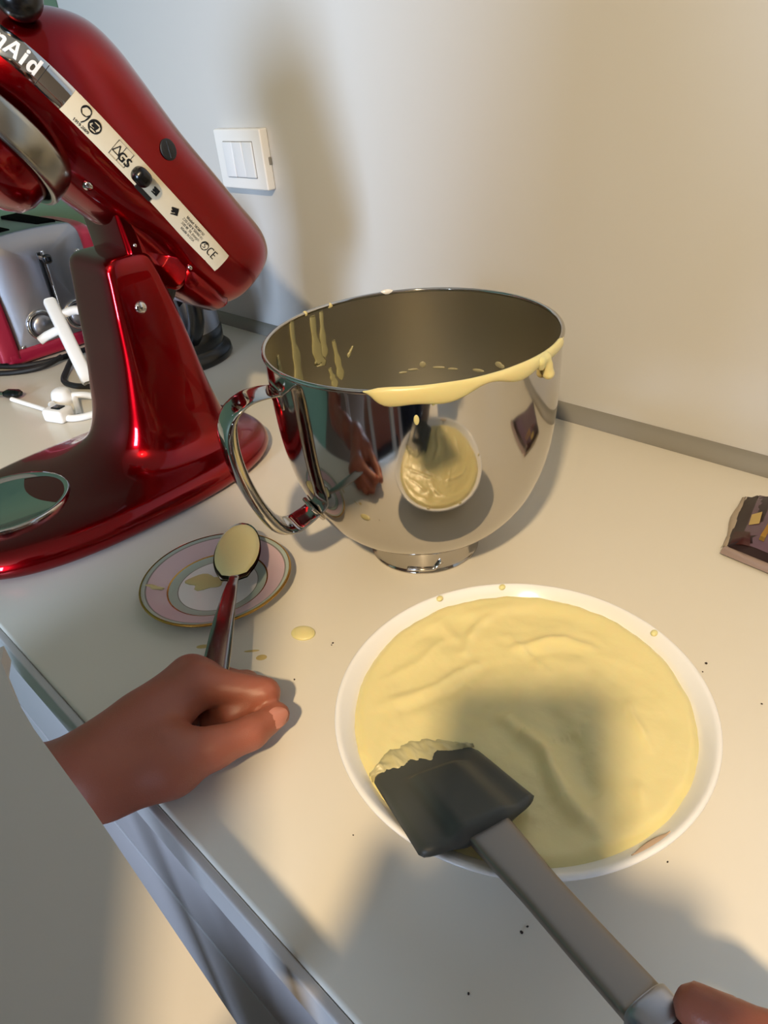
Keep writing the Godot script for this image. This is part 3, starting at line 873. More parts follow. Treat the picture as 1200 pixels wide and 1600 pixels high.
func dish() -> void:
	var o := thing("serving_dish", "round white porcelain dish filled with pale yellow cream", "dish", DC)
	var prof := curve([Vector2(0.0, 0.003), Vector2(0.055, 0.003), Vector2(0.058, 0.0), Vector2(0.062, 0.0), Vector2(0.066, 0.006), Vector2(0.083, 0.022), Vector2(0.098, 0.040), Vector2(0.1045, 0.0478), Vector2(0.107, 0.0500), Vector2(0.1068, 0.0515), Vector2(0.1050, 0.0518), Vector2(0.1025, 0.0500), Vector2(0.0965, 0.0435), Vector2(0.090, 0.0345), Vector2(0.078, 0.020), Vector2(0.06, 0.009), Vector2(0.0, 0.008)], 90)
	put("dish_body", lathe(prof, 128).mesh(), M.porcelain, o)
	# cream surface: heaps and spatula furrows
	var n := FastNoiseLite.new()
	n.seed = 11
	n.frequency = 22.0
	n.fractal_octaves = 3
	var n2 := FastNoiseLite.new()
	n2.seed = 4
	n2.frequency = 70.0
	var height := func(x: float, z: float) -> float:
		var h := 0.0462 + 0.0012 * n.get_noise_2d(x, z * 1.4) + 0.00025 * n2.get_noise_2d(x, z)
		# a long S-shaped ridge on the side turned to the camera, furrows across the far half
		for q in RIDGES:
			var best := 1.0
			var along := 0.0
			var p := Vector2(x, z)
			for k in q[0].size() - 1:
				var c := Geometry2D.get_closest_point_to_segment(p, q[0][k], q[0][k + 1])
				var dd := p.distance_to(c)
				if dd < best:
					best = dd
					along = (k + 0.5) / (q[0].size() - 1)
			h += q[2] * exp(-pow(best / q[1], 2.0)) * (0.4 + 0.6 * sin(along * PI))
		return h
	var rows := []
	for i in 61:
		var row := PackedVector3Array()
		for k in 160:
			var a := TAU * k / 160
			var edge := 0.0978 + 0.0030 * maxf(0.0, cos(a - deg_to_rad(232.0))) + 0.0014 * n.get_noise_2d(cos(a) * 0.2, sin(a) * 0.2) + 0.0006 * n2.get_noise_2d(cos(a), sin(a))
			var f := i / 60.0
			var r := edge * pow(f, 0.8)
			var x := cos(a) * r
			var z := sin(a) * r
			var y: float = height.call(x, z)
			y = lerpf(y, 0.0468 + 0.0022 * maxf(0.0, cos(a - deg_to_rad(232.0))), smoothstep(0.75, 0.93, f)) - 0.0042 * pow(smoothstep(0.90, 1.0, f), 2.0)
			row.append(Vector3(x, y, z))
		rows.append(row)
	var last := PackedVector3Array()
	for p in rows[60]: last.append(Vector3(p.x * 0.93, 0.036, p.z * 0.93))
	rows.append(last)
	var b := MB.new()
	b.grid(rows, true)
	tag(put("cream_filling", b.mesh(), M.cream, null, Transform3D(Basis.IDENTITY, DC)), "pale yellow cream smoothed into the white dish, with spatula furrows", "cream")
	for q in [[228.0, "small yellow cream lump on the far rim of the white dish"], [203.0, "small yellow cream lump on the far left rim of the white dish"], [288.0, "small yellow cream lump on the right rim of the white dish"]]:
		var s := SphereMesh.new()
		s.radius = 1.0; s.height = 2.0; s.radial_segments = 16; s.rings = 8
		var t := deg_to_rad(q[0])
		tag(put("cream_lump", from_mesh(s).mesh(), M.cream, null, Transform3D(Basis.from_scale(Vector3(0.0022, 0.0018, 0.0026)), DC + Vector3(cos(t) * 0.1032, 0.0512, sin(t) * 0.1032))), q[1], "cream lump")
	# brownish smear on the near rim
	var path := []
	for k in 13:
		var t := deg_to_rad(12.0 + k * 1.1)
		path.append(DC + Vector3(cos(t) * 0.1030, 0.0507, sin(t) * 0.1030))
	tag(put("rim_stain", tube(path, func(t): return Vector2(0.0022 * sin(PI * clampf(t, 0.04, 0.96)), 0.0004), 8).mesh(), mat(Color(0.70, 0.60, 0.50), 0.4)), "brownish smear on the near right rim of the white dish", "smear")

var RIDGES := [
	[PackedVector2Array([Vector2(0.000, 0.013), Vector2(0.012, 0.015), Vector2(0.028, 0.017), Vector2(0.039, 0.026), Vector2(0.051, 0.034), Vector2(0.067, 0.039), Vector2(0.076, 0.041)]), 0.0045, 0.0042],
	[PackedVector2Array([Vector2(0.018, -0.004), Vector2(0.031, 0.002), Vector2(0.048, 0.015), Vector2(0.064, 0.022), Vector2(0.078, 0.026)]), 0.009, -0.0030],
	[PackedVector2Array([Vector2(-0.040, -0.043), Vector2(-0.033, -0.041), Vector2(-0.017, -0.037), Vector2(-0.003, -0.033)]), 0.0022, 0.0014],
	[PackedVector2Array([Vector2(-0.052, -0.014), Vector2(-0.058, -0.026), Vector2(-0.061, -0.038), Vector2(-0.060, -0.049)]), 0.0035, 0.0022],
	[PackedVector2Array([Vector2(-0.040, -0.010), Vector2(-0.043, 0.000), Vector2(-0.046, 0.018), Vector2(-0.058, 0.044), Vector2(-0.064, 0.056)]), 0.0030, 0.0018],
	[PackedVector2Array([Vector2(-0.034, -0.012), Vector2(-0.036, 0.004), Vector2(-0.039, 0.020), Vector2(-0.050, 0.046)]), 0.0040, -0.0014],
	[PackedVector2Array([Vector2(-0.030, -0.036), Vector2(-0.024, -0.046), Vector2(-0.018, -0.056), Vector2(-0.009, -0.064), Vector2(0.005, -0.067)]), 0.0032, 0.0022],
	[PackedVector2Array([Vector2(-0.018, -0.038), Vector2(-0.010, -0.050), Vector2(0.002, -0.058)]), 0.0050, -0.0016],
	[PackedVector2Array([Vector2(0.046, -0.040), Vector2(0.052, -0.034), Vector2(0.064, -0.025), Vector2(0.070, -0.020)]), 0.0024, 0.0016],
	[PackedVector2Array([Vector2(0.078, 0.006), Vector2(0.084, 0.013), Vector2(0.093, 0.017)]), 0.0028, 0.0016],
	[PackedVector2Array([Vector2(-0.090, 0.010), Vector2(-0.087, -0.012), Vector2(-0.082, -0.026), Vector2(-0.066, -0.020)]), 0.0035, 0.0020],
	[PackedVector2Array([Vector2(-0.092, -0.030), Vector2(-0.076, -0.040), Vector2(-0.060, -0.062), Vector2(-0.044, -0.080), Vector2(-0.016, -0.092)]), 0.0060, 0.0022],
	[PackedVector2Array([Vector2(-0.075, 0.034), Vector2(-0.068, 0.010), Vector2(-0.070, -0.012)]), 0.0030, 0.0013],
	[PackedVector2Array([Vector2(-0.020, 0.000), Vector2(0.000, -0.010), Vector2(0.016, -0.030), Vector2(0.034, -0.052)]), 0.012, -0.0012],
]

# ---------------------------------------------------------------- spatula
func spatula() -> void:
	var o := thing("spatula", "grey silicone spatula with a flat metal handle dipping into the cream", "spatula", Vector3(-0.145, 0.05, -0.1))
	var inv := Transform3D(Basis.IDENTITY, -o.position)
	# blade corners in the world: tip left, tip right, heel right, heel left
	var tl := Vector3(-0.197, 0.0475, -0.081)
	var tr := Vector3(-0.169, 0.0465, -0.133)
	var hr := Vector3(-0.119, 0.0570, -0.1215)
	var hl := Vector3(-0.141, 0.0575, -0.0605)
	var up := (tr - tl).cross(hl - tl).normalized()
	if up.y < 0: up = -up
	var top := []
	var bot := []
	for i in 33:
		var f := i / 32.0
		var rt := PackedVector3Array()
		var rb := PackedVector3Array()
		for j in 29:
			var g := j / 28.0
			var l := tl.lerp(hl, f)
			var r := tr.lerp(hr, f)
			var p := l.lerp(r, g)
			var across := (r - l).normalized()
			var lon := (hr + hl - tl - tr).normalized()
			# curved tip and heel, rounded corners
			p -= lon * 0.0065 * (1.0 - pow(2 * g - 1, 2.0)) * (1.0 - f)
			p += lon * 0.004 * (1.0 - pow(2 * g - 1, 2.0)) * f
			var cut := 0.003 * pow(absf(2 * g - 1), 10.0)
			p += lon * cut * pow(1 - f, 6.0) * 1.6 - lon * cut * pow(f, 6.0)
			var thick := 0.0010 + 0.0022 * smoothstep(0.0, 0.5, f)
			var rib := smoothstep(0.215, 0.255, f - 0.05 * (1.0 - pow(2.0 * g - 1.04, 2.0))) * smoothstep(0.22, 0.36, g) * smoothstep(0.84, 0.66, g)
			var e := minf(minf(f, 1 - f) * 16.0, minf(g, 1 - g) * 14.0)
			var rnd := sqrt(clampf(e * (2 - e), 0, 1)) if e < 1 else 1.0
			rt.append(p + up * (thick + 0.0042 * rib) * rnd)
			rb.append(p - up * (thick + 0.0028 * rib) * rnd)
		top.append(rt)
		bot.append(rb)
	var b := MB.new()
	b.grid(top)
	var back := []
	for r in bot:
		var q: PackedVector3Array = r.duplicate()
		q.reverse()
		back.append(q)
	b.grid(back)
	put("blade", b.mesh(), M.silicone, o, inv)
	# handle
	var h0 := Vector3(-0.137, 0.0560, -0.0955)
	var h1 := Vector3(-0.0365, 0.0690, -0.0675)
	var hd := (h1 - h0).normalized()
	var hs := hd.cross(Vector3.UP).normalized()
	var path := []
	for k in 25: path.append(h0.lerp(h1, k / 24.0) - Vector3.UP * 0.0012 * sin(PI * k / 24.0))
	var hm := tube(path, func(t): return Vector2(0.0112 - 0.0018 * smoothstep(0.1, 0.5, t) , 0.0030), 28, Vector3.UP, 1.0, 6.0)
	put("handle", hm.mesh(), M.handle_steel, o, inv).set_meta("label", "flat brushed metal handle of the spatula")
	put("collar", tube([h1 - hd * 0.001, h1, h1 + hd * 0.002, h1 + hd * 0.010, h1 + hd * 0.0115], func(t): return Vector2(0.0105, 0.0072) if t > 0.1 and t < 0.9 else Vector2(0.0095, 0.006), 28, Vector3.UP, 1.0, 3.0).mesh(), M.brushed, o, inv)
	put("grip", tube([h1 + hd * 0.012, h1 + hd * 0.016, h1 + hd * 0.05, h1 + hd * 0.10, h1 + hd * 0.125, h1 + hd * 0.13], func(t): return Vector2(0.0098, 0.0075) * (0.6 if t > 0.99 else 1.0), 24, Vector3.UP, 1.0, 2.6).mesh(), M.maroon, o, inv)
	# wet cream on the tip of the blade
	var rows := []
	var n := FastNoiseLite.new()
	n.seed = 21
	n.frequency = 14.0
	for i in 13:
		var row := PackedVector3Array()
		for j in 61:
			var g := j / 60.0
			var p := tl.lerp(tr, g)
			var lon := (hr + hl - tl - tr).normalized()
			p -= lon * 0.0066 * (1.0 - pow(2 * g - 1, 2.0))
			var f := i / 12.0
			var bell := sin(PI * clampf(g, 0.02, 0.98))
			var reach := (0.0100 + 0.0070 * n.get_noise_1d(g * 0.25) + 0.0030 * n.get_noise_1d(g * 0.7 + 4.0)) * pow(bell, 0.6)
			p += lon * (f * (reach + 0.013 * bell) - 0.013 * bell)
			p += Vector3.UP * (-0.0030 + (0.0062 + 0.0030 * n.get_noise_2d(g * 0.45, f * 0.10)) * pow(maxf(sin(PI * (0.08 + 0.92 * f)), 0.0), 0.6))
			row.append(p)
		rows.append(row)
	b = MB.new()
	b.grid(rows)
	tag(put("tip_cream", b.mesh(), mat(Color(0.72, 0.69, 0.52), 0.4)), "lumpy smear of cream along the tip of the grey spatula", "cream")

# ---------------------------------------------------------------- saucer, spoon
func saucer_and_spoon() -> void:
	var sc := Vector3(-0.4598, 0, -0.1528)
	var o := thing("saucer", "small saucer with pink and pale green bands and gold rings", "saucer", sc)
	var sy := func(r: float) -> float:
		return 0.0028 + 0.0105 * pow(smoothstep(0.030, 0.066, r), 1.2)
	for q in [["well", 0.0, 0.0335, M.porcelain], ["inner_line", 0.0335, 0.0343, M.trim], ["green_band", 0.0343, 0.0415, M.celadon], ["inner_gold_ring", 0.0415, 0.0428, M.gold], ["pink_band", 0.0428, 0.0580, M.pink], ["green_line", 0.0580, 0.0592, M.trim], ["white_border", 0.0592, 0.0622, M.celadon]]:
		var prof := []
		for k in 9:
			var r: float = lerpf(q[1], q[2], k / 8.0)
			prof.append(Vector2(r, sy.call(r)))
		put(q[0], lathe(prof, 96).mesh(), q[3], o)
	var edge := []
	for k in 9: edge.append(Vector2(0.0624 + 0.0014 * cos(-PI * 0.5 + PI * 1.1 * k / 8.0), sy.call(0.0624) - 0.0006 + 0.0011 * sin(-PI * 0.5 + PI * 1.1 * k / 8.0)))
	put("gold_rim", lathe(edge, 96).mesh(), M.gold, o)
	put("underside", lathe([Vector2(0.0624, sy.call(0.0624) - 0.0017), Vector2(0.050, 0.0050), Vector2(0.036, 0.0012), Vector2(0.034, 0.0), Vector2(0.0, 0.0)], 96).mesh(), M.porcelain, o)
	# smears on the saucer
	for q in [[Vector2(-0.010, 0.004), 0.017, 0.010, 0.3, "pale yellow cream smear in the middle of the saucer"], [Vector2(-0.032, 0.040), 0.0075, 0.0026, 0.4, "short cream dab on the saucer's pink band"]]:
		var s := SphereMesh.new()
		s.radius = 1.0; s.height = 2.0; s.radial_segments = 28; s.rings = 10
		var mb := from_mesh(s)
		for i in mb.v.size():
			var p := mb.v[i]
			var w := 1.0 + 0.25 * sin(p.x * 5.0 + p.z * 3.0)
			mb.v[i] = Vector3(p.x * q[1] * w, p.y * 0.0009, p.z * q[2] * w)
		var y: float = sy.call(q[0].length())
		var rt: Vector2 = q[0]
		var nrm := Vector3.UP
		if rt.length() > 0.04: nrm = (Vector3.UP - Vector3(rt.x, 0, rt.y).normalized() * 0.36).normalized()
		var bx := nrm.cross(Vector3(0.3, 0, 1)).normalized()
		tag(put("cream_smear", mb.mesh(), M.cream_smear, null, Transform3D(Basis(bx, nrm, bx.cross(nrm)) * Basis(Vector3.UP, q[3]), sc + Vector3(rt.x, y + 0.0003, rt.y))), q[4], "cream smear")
	# spoon: bowl end over the saucer, handle running into the fist
	var tip := Vector3(-0.4900, 0.0265, -0.2040)
	var neck := Vector3(-0.4225, 0.0290, -0.1485)
	var grip := Vector3(-0.3400, 0.0370, -0.0760)
	var sp := thing("spoon", "steel dessert spoon filled with cream, held over the saucer", "spoon", (tip + neck) / 2)
	var inv := Transform3D(Basis.IDENTITY, -sp.position)
	var lon := (tip - neck).normalized()
	var across := lon.cross(Vector3.UP).normalized()
	var upv := across.cross(lon).normalized()
	var len_ := (tip - neck).length()
	var half := func(f: float) -> float:   # half width from neck (0) to tip (1)
		return 0.0198 * sqrt(maxf(1.0 - pow(2.0 * pow(clampf(f, 0.0, 1.0), 0.90) - 1.0, 2.0), 0.0)) + 0.0030 * (1 - smoothstep(0.0, 0.10, f))
	var rows := []
	var under := []
	var fill := []
	for i in 31:
		var f := i / 30.0
		var w: float = half.call(f)
		if i == 30: w = 0.0015
		var r := PackedVector3Array()
		var u := PackedVector3Array()
		var c := PackedVector3Array()
		for j in 21:
			var g := j / 10.0 - 1.0
			var deep := 0.0085 * (1 - g * g) * sin(PI * clampf(f, 0.0, 1.0))
			var p := neck + lon * len_ * f + across * w * g
			r.append(p - upv * deep)
			u.append(p - upv * (deep + 0.0013))
			c.append(neck + lon * len_ * (0.06 + f * 0.90) + across * w * 0.95 * g + upv * (0.0005 + 0.0042 * sqrt(maxf(1 - g * g, 0.0)) * pow(sin(PI * clampf(f, 0.0, 1.0)), 0.5)))
		rows.append(r)
		u.reverse()
		under.append(u)
		fill.append(c)
	var b := MB.new()
	b.grid(rows); b.grid(under)
	var sb := put("spoon_bowl", b.mesh(), M.spoon_steel, sp, inv)
	var edge_path := []
	for i in 31:
		edge_path.append(neck + lon * len_ * (i / 30.0) + across * (half.call(i / 30.0) if i < 30 else 0.0015))
	for i in range(30, -1, -1):
		edge_path.append(neck + lon * len_ * (i / 30.0) - across * (half.call(i / 30.0) if i < 30 else 0.0015))
	put("bowl_rim", tube(edge_path, func(_t): return 0.0008, 6).mesh(), M.spoon_steel, sb, inv)
	var hp := curve([neck + lon * 0.004, neck, neck.lerp(grip, 0.15) + Vector3.UP * 0.002, neck.lerp(grip, 0.5) + Vector3.UP * 0.003, grip, grip + (grip - neck).normalized() * 0.02], 40)
	put("handle", tube(hp, func(t): return Vector2(0.0042 + 0.0055 * smoothstep(0.25, 0.85, t), 0.0016), 20, Vector3.UP, 1.0, 4.0).mesh(), M.spoon_steel, sp, inv)
	b = MB.new()
	b.grid(fill)
	tag(put("spoon_cream", b.mesh(), M.cream), "mound of pale cream filling the spoon over the saucer", "cream")
	# splashes on the worktop
	var s := SphereMesh.new()
	s.radius = 1.0; s.height = 2.0; s.radial_segments = 32; s.rings = 14
	tag(put("cream_drop", from_mesh(s).mesh(), M.cream, null, Transform3D(Basis(Vector3.UP, 0.4).scaled_local(Vector3(0.0098, 0.0026, 0.0078)), Vector3(-0.3578, 0.0006, -0.1611))), "round yellow cream drop on the worktop between saucer and dish", "cream drop")
	for q in [[Vector3(-0.4080, 0, -0.1020), 0.0050, 0.0022, "faint ring-shaped cream trace on the worktop below the saucer"], [Vector3(-0.3740, 0, -0.1235), 0.0060, 0.0012, "faint curved cream trace beside the spoon's shadow"], [Vector3(-0.3625, 0, -0.1240), 0.0042, 0.0030, "small dried yellow stain just above the fist"]]:
		tag(put("cream_stain", from_mesh(s).mesh(), M.stain, null, Transform3D(Basis(Vector3.UP, 0.8).scaled_local(Vector3(q[1], 0.00025, q[2])), q[0])), q[3], "stain")

# ---------------------------------------------------------------- toaster, kettle, clutter
func toaster() -> void:
	var c := Vector3(-1.294, 0, -0.3605)
	var o := thing("toaster", "two-slot toaster with brushed steel front and crimson side panels", "toaster", c)
	# steel body: profile over the width
	var rows := []
	for x in [-0.094, 0.086, 0.0915, 0.094]:
		var row := PackedVector3Array()
		var ins := 0.003 if absf(x) > 0.0935 else (0.0008 if absf(x) > 0.09 else 0.0)
		for p in curve([Vector2(-0.078, 0.016), Vector2(-0.078, 0.10), Vector2(-0.077, 0.165), Vector2(-0.070, 0.184), Vector2(-0.055, 0.1905), Vector2(0.0, 0.193), Vector2(0.055, 0.1905), Vector2(0.070, 0.184), Vector2(0.077, 0.165), Vector2(0.078, 0.10), Vector2(0.078, 0.016)], 60):
			row.append(Vector3(x, p.y - ins, p.x * (1 - ins * 8)))
		rows.append(row)
	var b := MB.new()
	b.grid(rows)
	b.fan(rows[3])
	b.fan(rows[0], true)
	put("steel_body", b.mesh(), M.brushed, o)
	for s in [-1.0, 1.0]:
		var rs := []
		for k in 9:
			var f := k / 8.0
			var row := PackedVector3Array()
			for p in curve([Vector2(-0.100, 0.012), Vector2(-0.102, 0.08), Vector2(-0.099, 0.150), Vector2(-0.085, 0.180), Vector2(0.0, 0.186), Vector2(0.078, 0.180), Vector2(0.093, 0.150), Vector2(0.098, 0.08), Vector2(0.098, 0.012)], 40):
				var k2 := 1.0 - 0.12 * pow(f, 3.0)
				row.append(Vector3(p.x * k2, 0.012 + (p.y - 0.012) * (1.0 - 0.10 * pow(f, 3.0)), s * (0.076 + 0.029 * sin(f * PI / 2))))
			rs.append(row)
		b = MB.new()
		b.grid(rs)
		b.fan(rs[8], s < 0); b.fan(rs[0], s > 0)
		put("side_panel", b.mesh(), M.crimson, o)
	put("base", rbox(Vector3(0.196, 0.022, 0.19), 0.006, 2).mesh(), M.crimson, o, Transform3D(Basis.IDENTITY, Vector3(0, 0.014, 0)))
	for z in [0.032, -0.040]:
		put("bread_slot", rbox(Vector3(0.150, 0.006, 0.030), 0.002, 2).mesh(), M.soot, o, Transform3D(Basis.IDENTITY, Vector3(-0.004, 0.1915, z)))
	var tr := MB.new()
	for e in [[0.0, 0.004, 0.006, 0.116]]:
		tr.join(rbox(Vector3(0.003, 0.118, 0.007), 0.0014, 2))
	put("lever_slot", tr.mesh(), M.black, o, Transform3D(Basis.IDENTITY, Vector3(0.0945, 0.098, -0.004)))
	put("slot_rim", rbox(Vector3(0.004, 0.122, 0.004), 0.0018, 2).mesh(), M.chrome, o, Transform3D(Basis.IDENTITY, Vector3(0.095, 0.098, -0.0105)))
	var lv := put("lever", rbox(Vector3(0.028, 0.007, 0.006), 0.002, 2).mesh(), M.chrome, o, Transform3D(Basis.IDENTITY, Vector3(0.106, 0.150, -0.004)))
	put("lever_tip", rbox(Vector3(0.012, 0.014, 0.014), 0.005, 3).mesh(), M.black, lv, Transform3D(Basis.IDENTITY, Vector3(0.016, 0, 0)))
	for z in [0.027, -0.036]:
		var kn := put("dial", lathe([Vector2(0.024, 0), Vector2(0.024, 0.003), Vector2(0.0215, 0.005), Vector2(0.019, 0.003), Vector2(0.018, 0.002)], 40).mesh(), M.chrome, o, Transform3D(Basis(Vector3(0, 0, 1), -PI / 2), Vector3(0.094, 0.052, z)))
		put("dial_cap", lathe([Vector2(0.017, 0.0), Vector2(0.0165, 0.009), Vector2(0.015, 0.011), Vector2(0, 0.0115)], 32).mesh(), M.brushed, kn)
	for q in [[0.146, 0.066], [0.026, 0.066], [0.026, -0.066], [0.146, -0.066]]:
		put("screw", lathe([Vector2(0.0036, 0), Vector2(0.0034, 0.0012), Vector2(0, 0.002)], 16).mesh(), M.chrome, o, Transform3D(Basis(Vector3(0, 0, 1), -PI / 2), Vector3(0.094, q[0], q[1])))

func kettle() -> void:
	var o := thing("kettle", "steel electric kettle with black base and handle behind the mixer", "kettle", Vector3(-0.998, 0, -0.446))
	put("base", lathe([Vector2(0.0, 0.0), Vector2(0.084, 0.0), Vector2(0.086, 0.004), Vector2(0.085, 0.012), Vector2(0.078, 0.018), Vector2(0.074, 0.020), Vector2(0.076, 0.024), Vector2(0.0765, 0.042), Vector2(0.074, 0.046)], 64).mesh(), M.black, o)
	put("body", lathe(curve([Vector2(0.0745, 0.046), Vector2(0.0735, 0.07), Vector2(0.070, 0.12), Vector2(0.064, 0.17), Vector2(0.060, 0.20), Vector2(0.058, 0.205)], 30), 64).mesh(), M.brushed, o)
	put("lid", lathe([Vector2(0.059, 0.204), Vector2(0.058, 0.212), Vector2(0.045, 0.219), Vector2(0.014, 0.222), Vector2(0.012, 0.232), Vector2(0.0, 0.234)], 48).mesh(), M.black, o)
	var dirn := Vector3(0.99, 0, 0.10)
	put("handle", tube(curve([dirn * 0.060 + Vector3(0, 0.205, 0), dirn * 0.095 + Vector3(0, 0.200, 0), dirn * 0.108 + Vector3(0, 0.15, 0), dirn * 0.102 + Vector3(0, 0.08, 0), dirn * 0.072 + Vector3(0, 0.045, 0)], 30), func(_t): return Vector2(0.011, 0.013), 14, dirn).mesh(), M.black, o)
	put("water_gauge", rbox(Vector3(0.022, 0.13, 0.012), 0.004, 2).mesh(), M.black, o, Transform3D(Basis(Vector3.UP, atan2(0.99, 0.10)), dirn * 0.066 + Vector3(0, 0.105, 0)))
	put("spout", tube([Vector3(-0.05, 0.175, -0.03), Vector3(-0.068, 0.195, -0.040), Vector3(-0.078, 0.207, -0.046)], func(t): return 0.016 - 0.006 * t, 14).mesh(), M.brushed, o)

func cord(n: String, label: String, pts: Array, r: float, m: Material) -> void:
	var t := tube(curve(pts, pts.size() * 10), func(_t): return r, 10).mesh()
	if label == "":   # the toaster's own lead
		var own: Node3D = get_node("toaster")
		put("power_cord", t, m, own, Transform3D(Basis.IDENTITY, -own.position))
	else:
		tag(put(n, t, m), label, "cable")

func left_clutter() -> void:
	# white coated rod with cross arms leaning before the toaster
	var a := Vector3(-1.000, 0.009, -0.303)
	var c := Vector3(-1.120, 0.104, -0.329)
	var o := thing("plastic_rack", "white plastic rod with short cross arms leaning before the toaster", "rack", a)
	var dirn := (c - a).normalized()
	put("rod", tube([a, a + dirn * 0.004, c - dirn * 0.004, c], func(t): return Vector2(0.0095, 0.007) * (0.8 if t < 0.01 or t > 0.99 else 1.0), 20, Vector3.UP, 1.0, 3.5).mesh(), M.white_plastic, o, Transform3D(Basis.IDENTITY, -a))
	var m1 := a.lerp(c, 0.66)
	put("cross_arm", tube([m1, m1 + Vector3(-0.012, -0.008, 0.022), m1 + Vector3(-0.016, -0.013, 0.032)], func(_t): return Vector2(0.0075, 0.006), 14, Vector3.UP, 1.0, 3.0).mesh(), M.white_plastic, o, Transform3D(Basis.IDENTITY, -a))
	put("cross_arm", tube(curve([m1 + Vector3(-0.02, 0.01, -0.004), m1 + Vector3(-0.012, 0.016, -0.03), m1 + Vector3(0.004, 0.004, -0.055), m1 + Vector3(0.014, -0.012, -0.07)], 12), func(_t): return Vector2(0.0075, 0.006), 14, Vector3.UP, 1.0, 3.0).mesh(), M.white_plastic, o, Transform3D(Basis.IDENTITY, -a))
	# white flat beater lying on the worktop
	var bt := thing("beater", "white coated mixer beater lying on the worktop beside the red pedestal", "beater", Vector3(-0.985, 0, -0.255))
	put("hub", lathe(curve([Vector2(0.013, 0.0), Vector2(0.0145, 0.008), Vector2(0.012, 0.018), Vector2(0.006, 0.022), Vector2(0.0, 0.0225)], 16), 28).mesh(), M.white_plastic, bt)
	put("beater_frame", tube(curve([Vector3(0.0, 0.010, 0.0), Vector3(0.02, 0.008, -0.024), Vector3(0.055, 0.006, -0.03), Vector3(0.085, 0.005, -0.01), Vector3(0.075, 0.005, 0.02), Vector3(0.04, 0.005, 0.028), Vector3(0.005, 0.006, 0.018)], 50), func(_t): return Vector2(0.005, 0.0045), 12).mesh(), M.white_plastic, bt)
	put("cross_bar", tube([Vector3(0.012, 0.006, -0.012), Vector3(0.075, 0.005, 0.012)], func(_t): return Vector2(0.004, 0.004), 10).mesh(), M.white_plastic, bt)
	tag(put("straw", tube([Vector3(-1.058, 0.004, -0.212), Vector3(-0.99, 0.004, -0.223), Vector3(-0.925, 0.004, -0.232)], func(_t): return 0.0032, 10).mesh(), M.white_plastic), "thin white plastic stick lying between the plug and the beater", "stick")
	var pg := thing("power_plug", "small white block with a dark opening lying on the worktop", "plug", Vector3(-0.932, 0, -0.226), 0.35)
	put("plug_body", rbox(Vector3(0.034, 0.018, 0.026), 0.005, 3).mesh(), M.white_plastic, pg, Transform3D(Basis.IDENTITY, Vector3(0, 0.0095, 0)))
	put("opening", rbox(Vector3(0.016, 0.004, 0.012), 0.0015, 2).mesh(), M.black, pg, Transform3D(Basis.IDENTITY, Vector3(0.003, 0.0178, 0)))
	var kn := thing("table_knife", "steel utensil with a black end lying at the left edge", "utensil", Vector3(-1.09, 0, -0.205))
	put("steel_shaft", tube([Vector3(-0.06, 0.006, 0.030), Vector3(0.008, 0.006, -0.008)], func(_t): return Vector2(0.0062, 0.003), 14).mesh(), M.chrome, kn)
	put("black_end", tube([Vector3(0.006, 0.006, -0.007), Vector3(0.012, 0.0065, -0.011), Vector3(0.026, 0.007, -0.018), Vector3(0.031, 0.007, -0.021)], func(t): return Vector2(0.0085, 0.006) * (0.6 if t > 0.99 or t < 0.01 else 1.0), 16).mesh(), M.black, kn)
	cord("charging_cable", "black cable curving under the white rod to the mixer foot", [Vector3(-1.165, 0.02, -0.36), Vector3(-1.135, 0.014, -0.345), Vector3(-1.10, 0.006, -0.315), Vector3(-1.06, 0.004, -0.290), Vector3(-1.025, 0.004, -0.290), Vector3(-0.995, 0.004, -0.305), Vector3(-0.94, 0.004, -0.33)], 0.0042, M.rubber)
	cord("toaster_lead", "", [Vector3(-1.30, 0.004, -0.215), Vector3(-1.23, 0.004, -0.250), Vector3(-1.185, 0.004, -0.280), Vector3(-1.165, 0.004, -0.325), Vector3(-1.165, 0.004, -0.38), Vector3(-1.15, 0.004, -0.45)], 0.0042, M.rubber)
	cord("toaster_lead", "", [Vector3(-1.25, 0.004, -0.195), Vector3(-1.20, 0.004, -0.232), Vector3(-1.165, 0.004, -0.262), Vector3(-1.145, 0.006, -0.295), Vector3(-1.15, 0.010, -0.33)], 0.0042, M.rubber)

func switch_plate() -> void:
	var c := Vector3(-0.9405, 0.2600, -0.6)
	var o := thing("light_switch", "white rectangular light switch plate with rockers on the wall", "light switch", c)
	put("plate", rbox(Vector3(0.110, 0.0775, 0.014), 0.0025, 3).mesh(), M.white_plastic, o, Transform3D(Basis.IDENTITY, Vector3(0, 0, 0.007)))
	put("inset_frame", rbox(Vector3(0.0705, 0.0475, 0.003), 0.001, 2).mesh(), M.trim, o, Transform3D(Basis.IDENTITY, Vector3(0, 0, 0.0132)))
	for k in 3:
		var x := -0.0232 + 0.0232 * k
		put("rocker", rbox(Vector3(0.0224, 0.0455, 0.005), 0.0012, 2).mesh(), M.rocker, o, Transform3D(Basis(Vector3(1, 0, 0), 0.03 if k == 1 else -0.015), Vector3(x, 0, 0.0140)))
	put("side_notch", rbox(Vector3(0.003, 0.010, 0.005), 0.001, 1).mesh(false), M.trim, o, Transform3D(Basis.IDENTITY, Vector3(0.0547, -0.002, 0.003)))

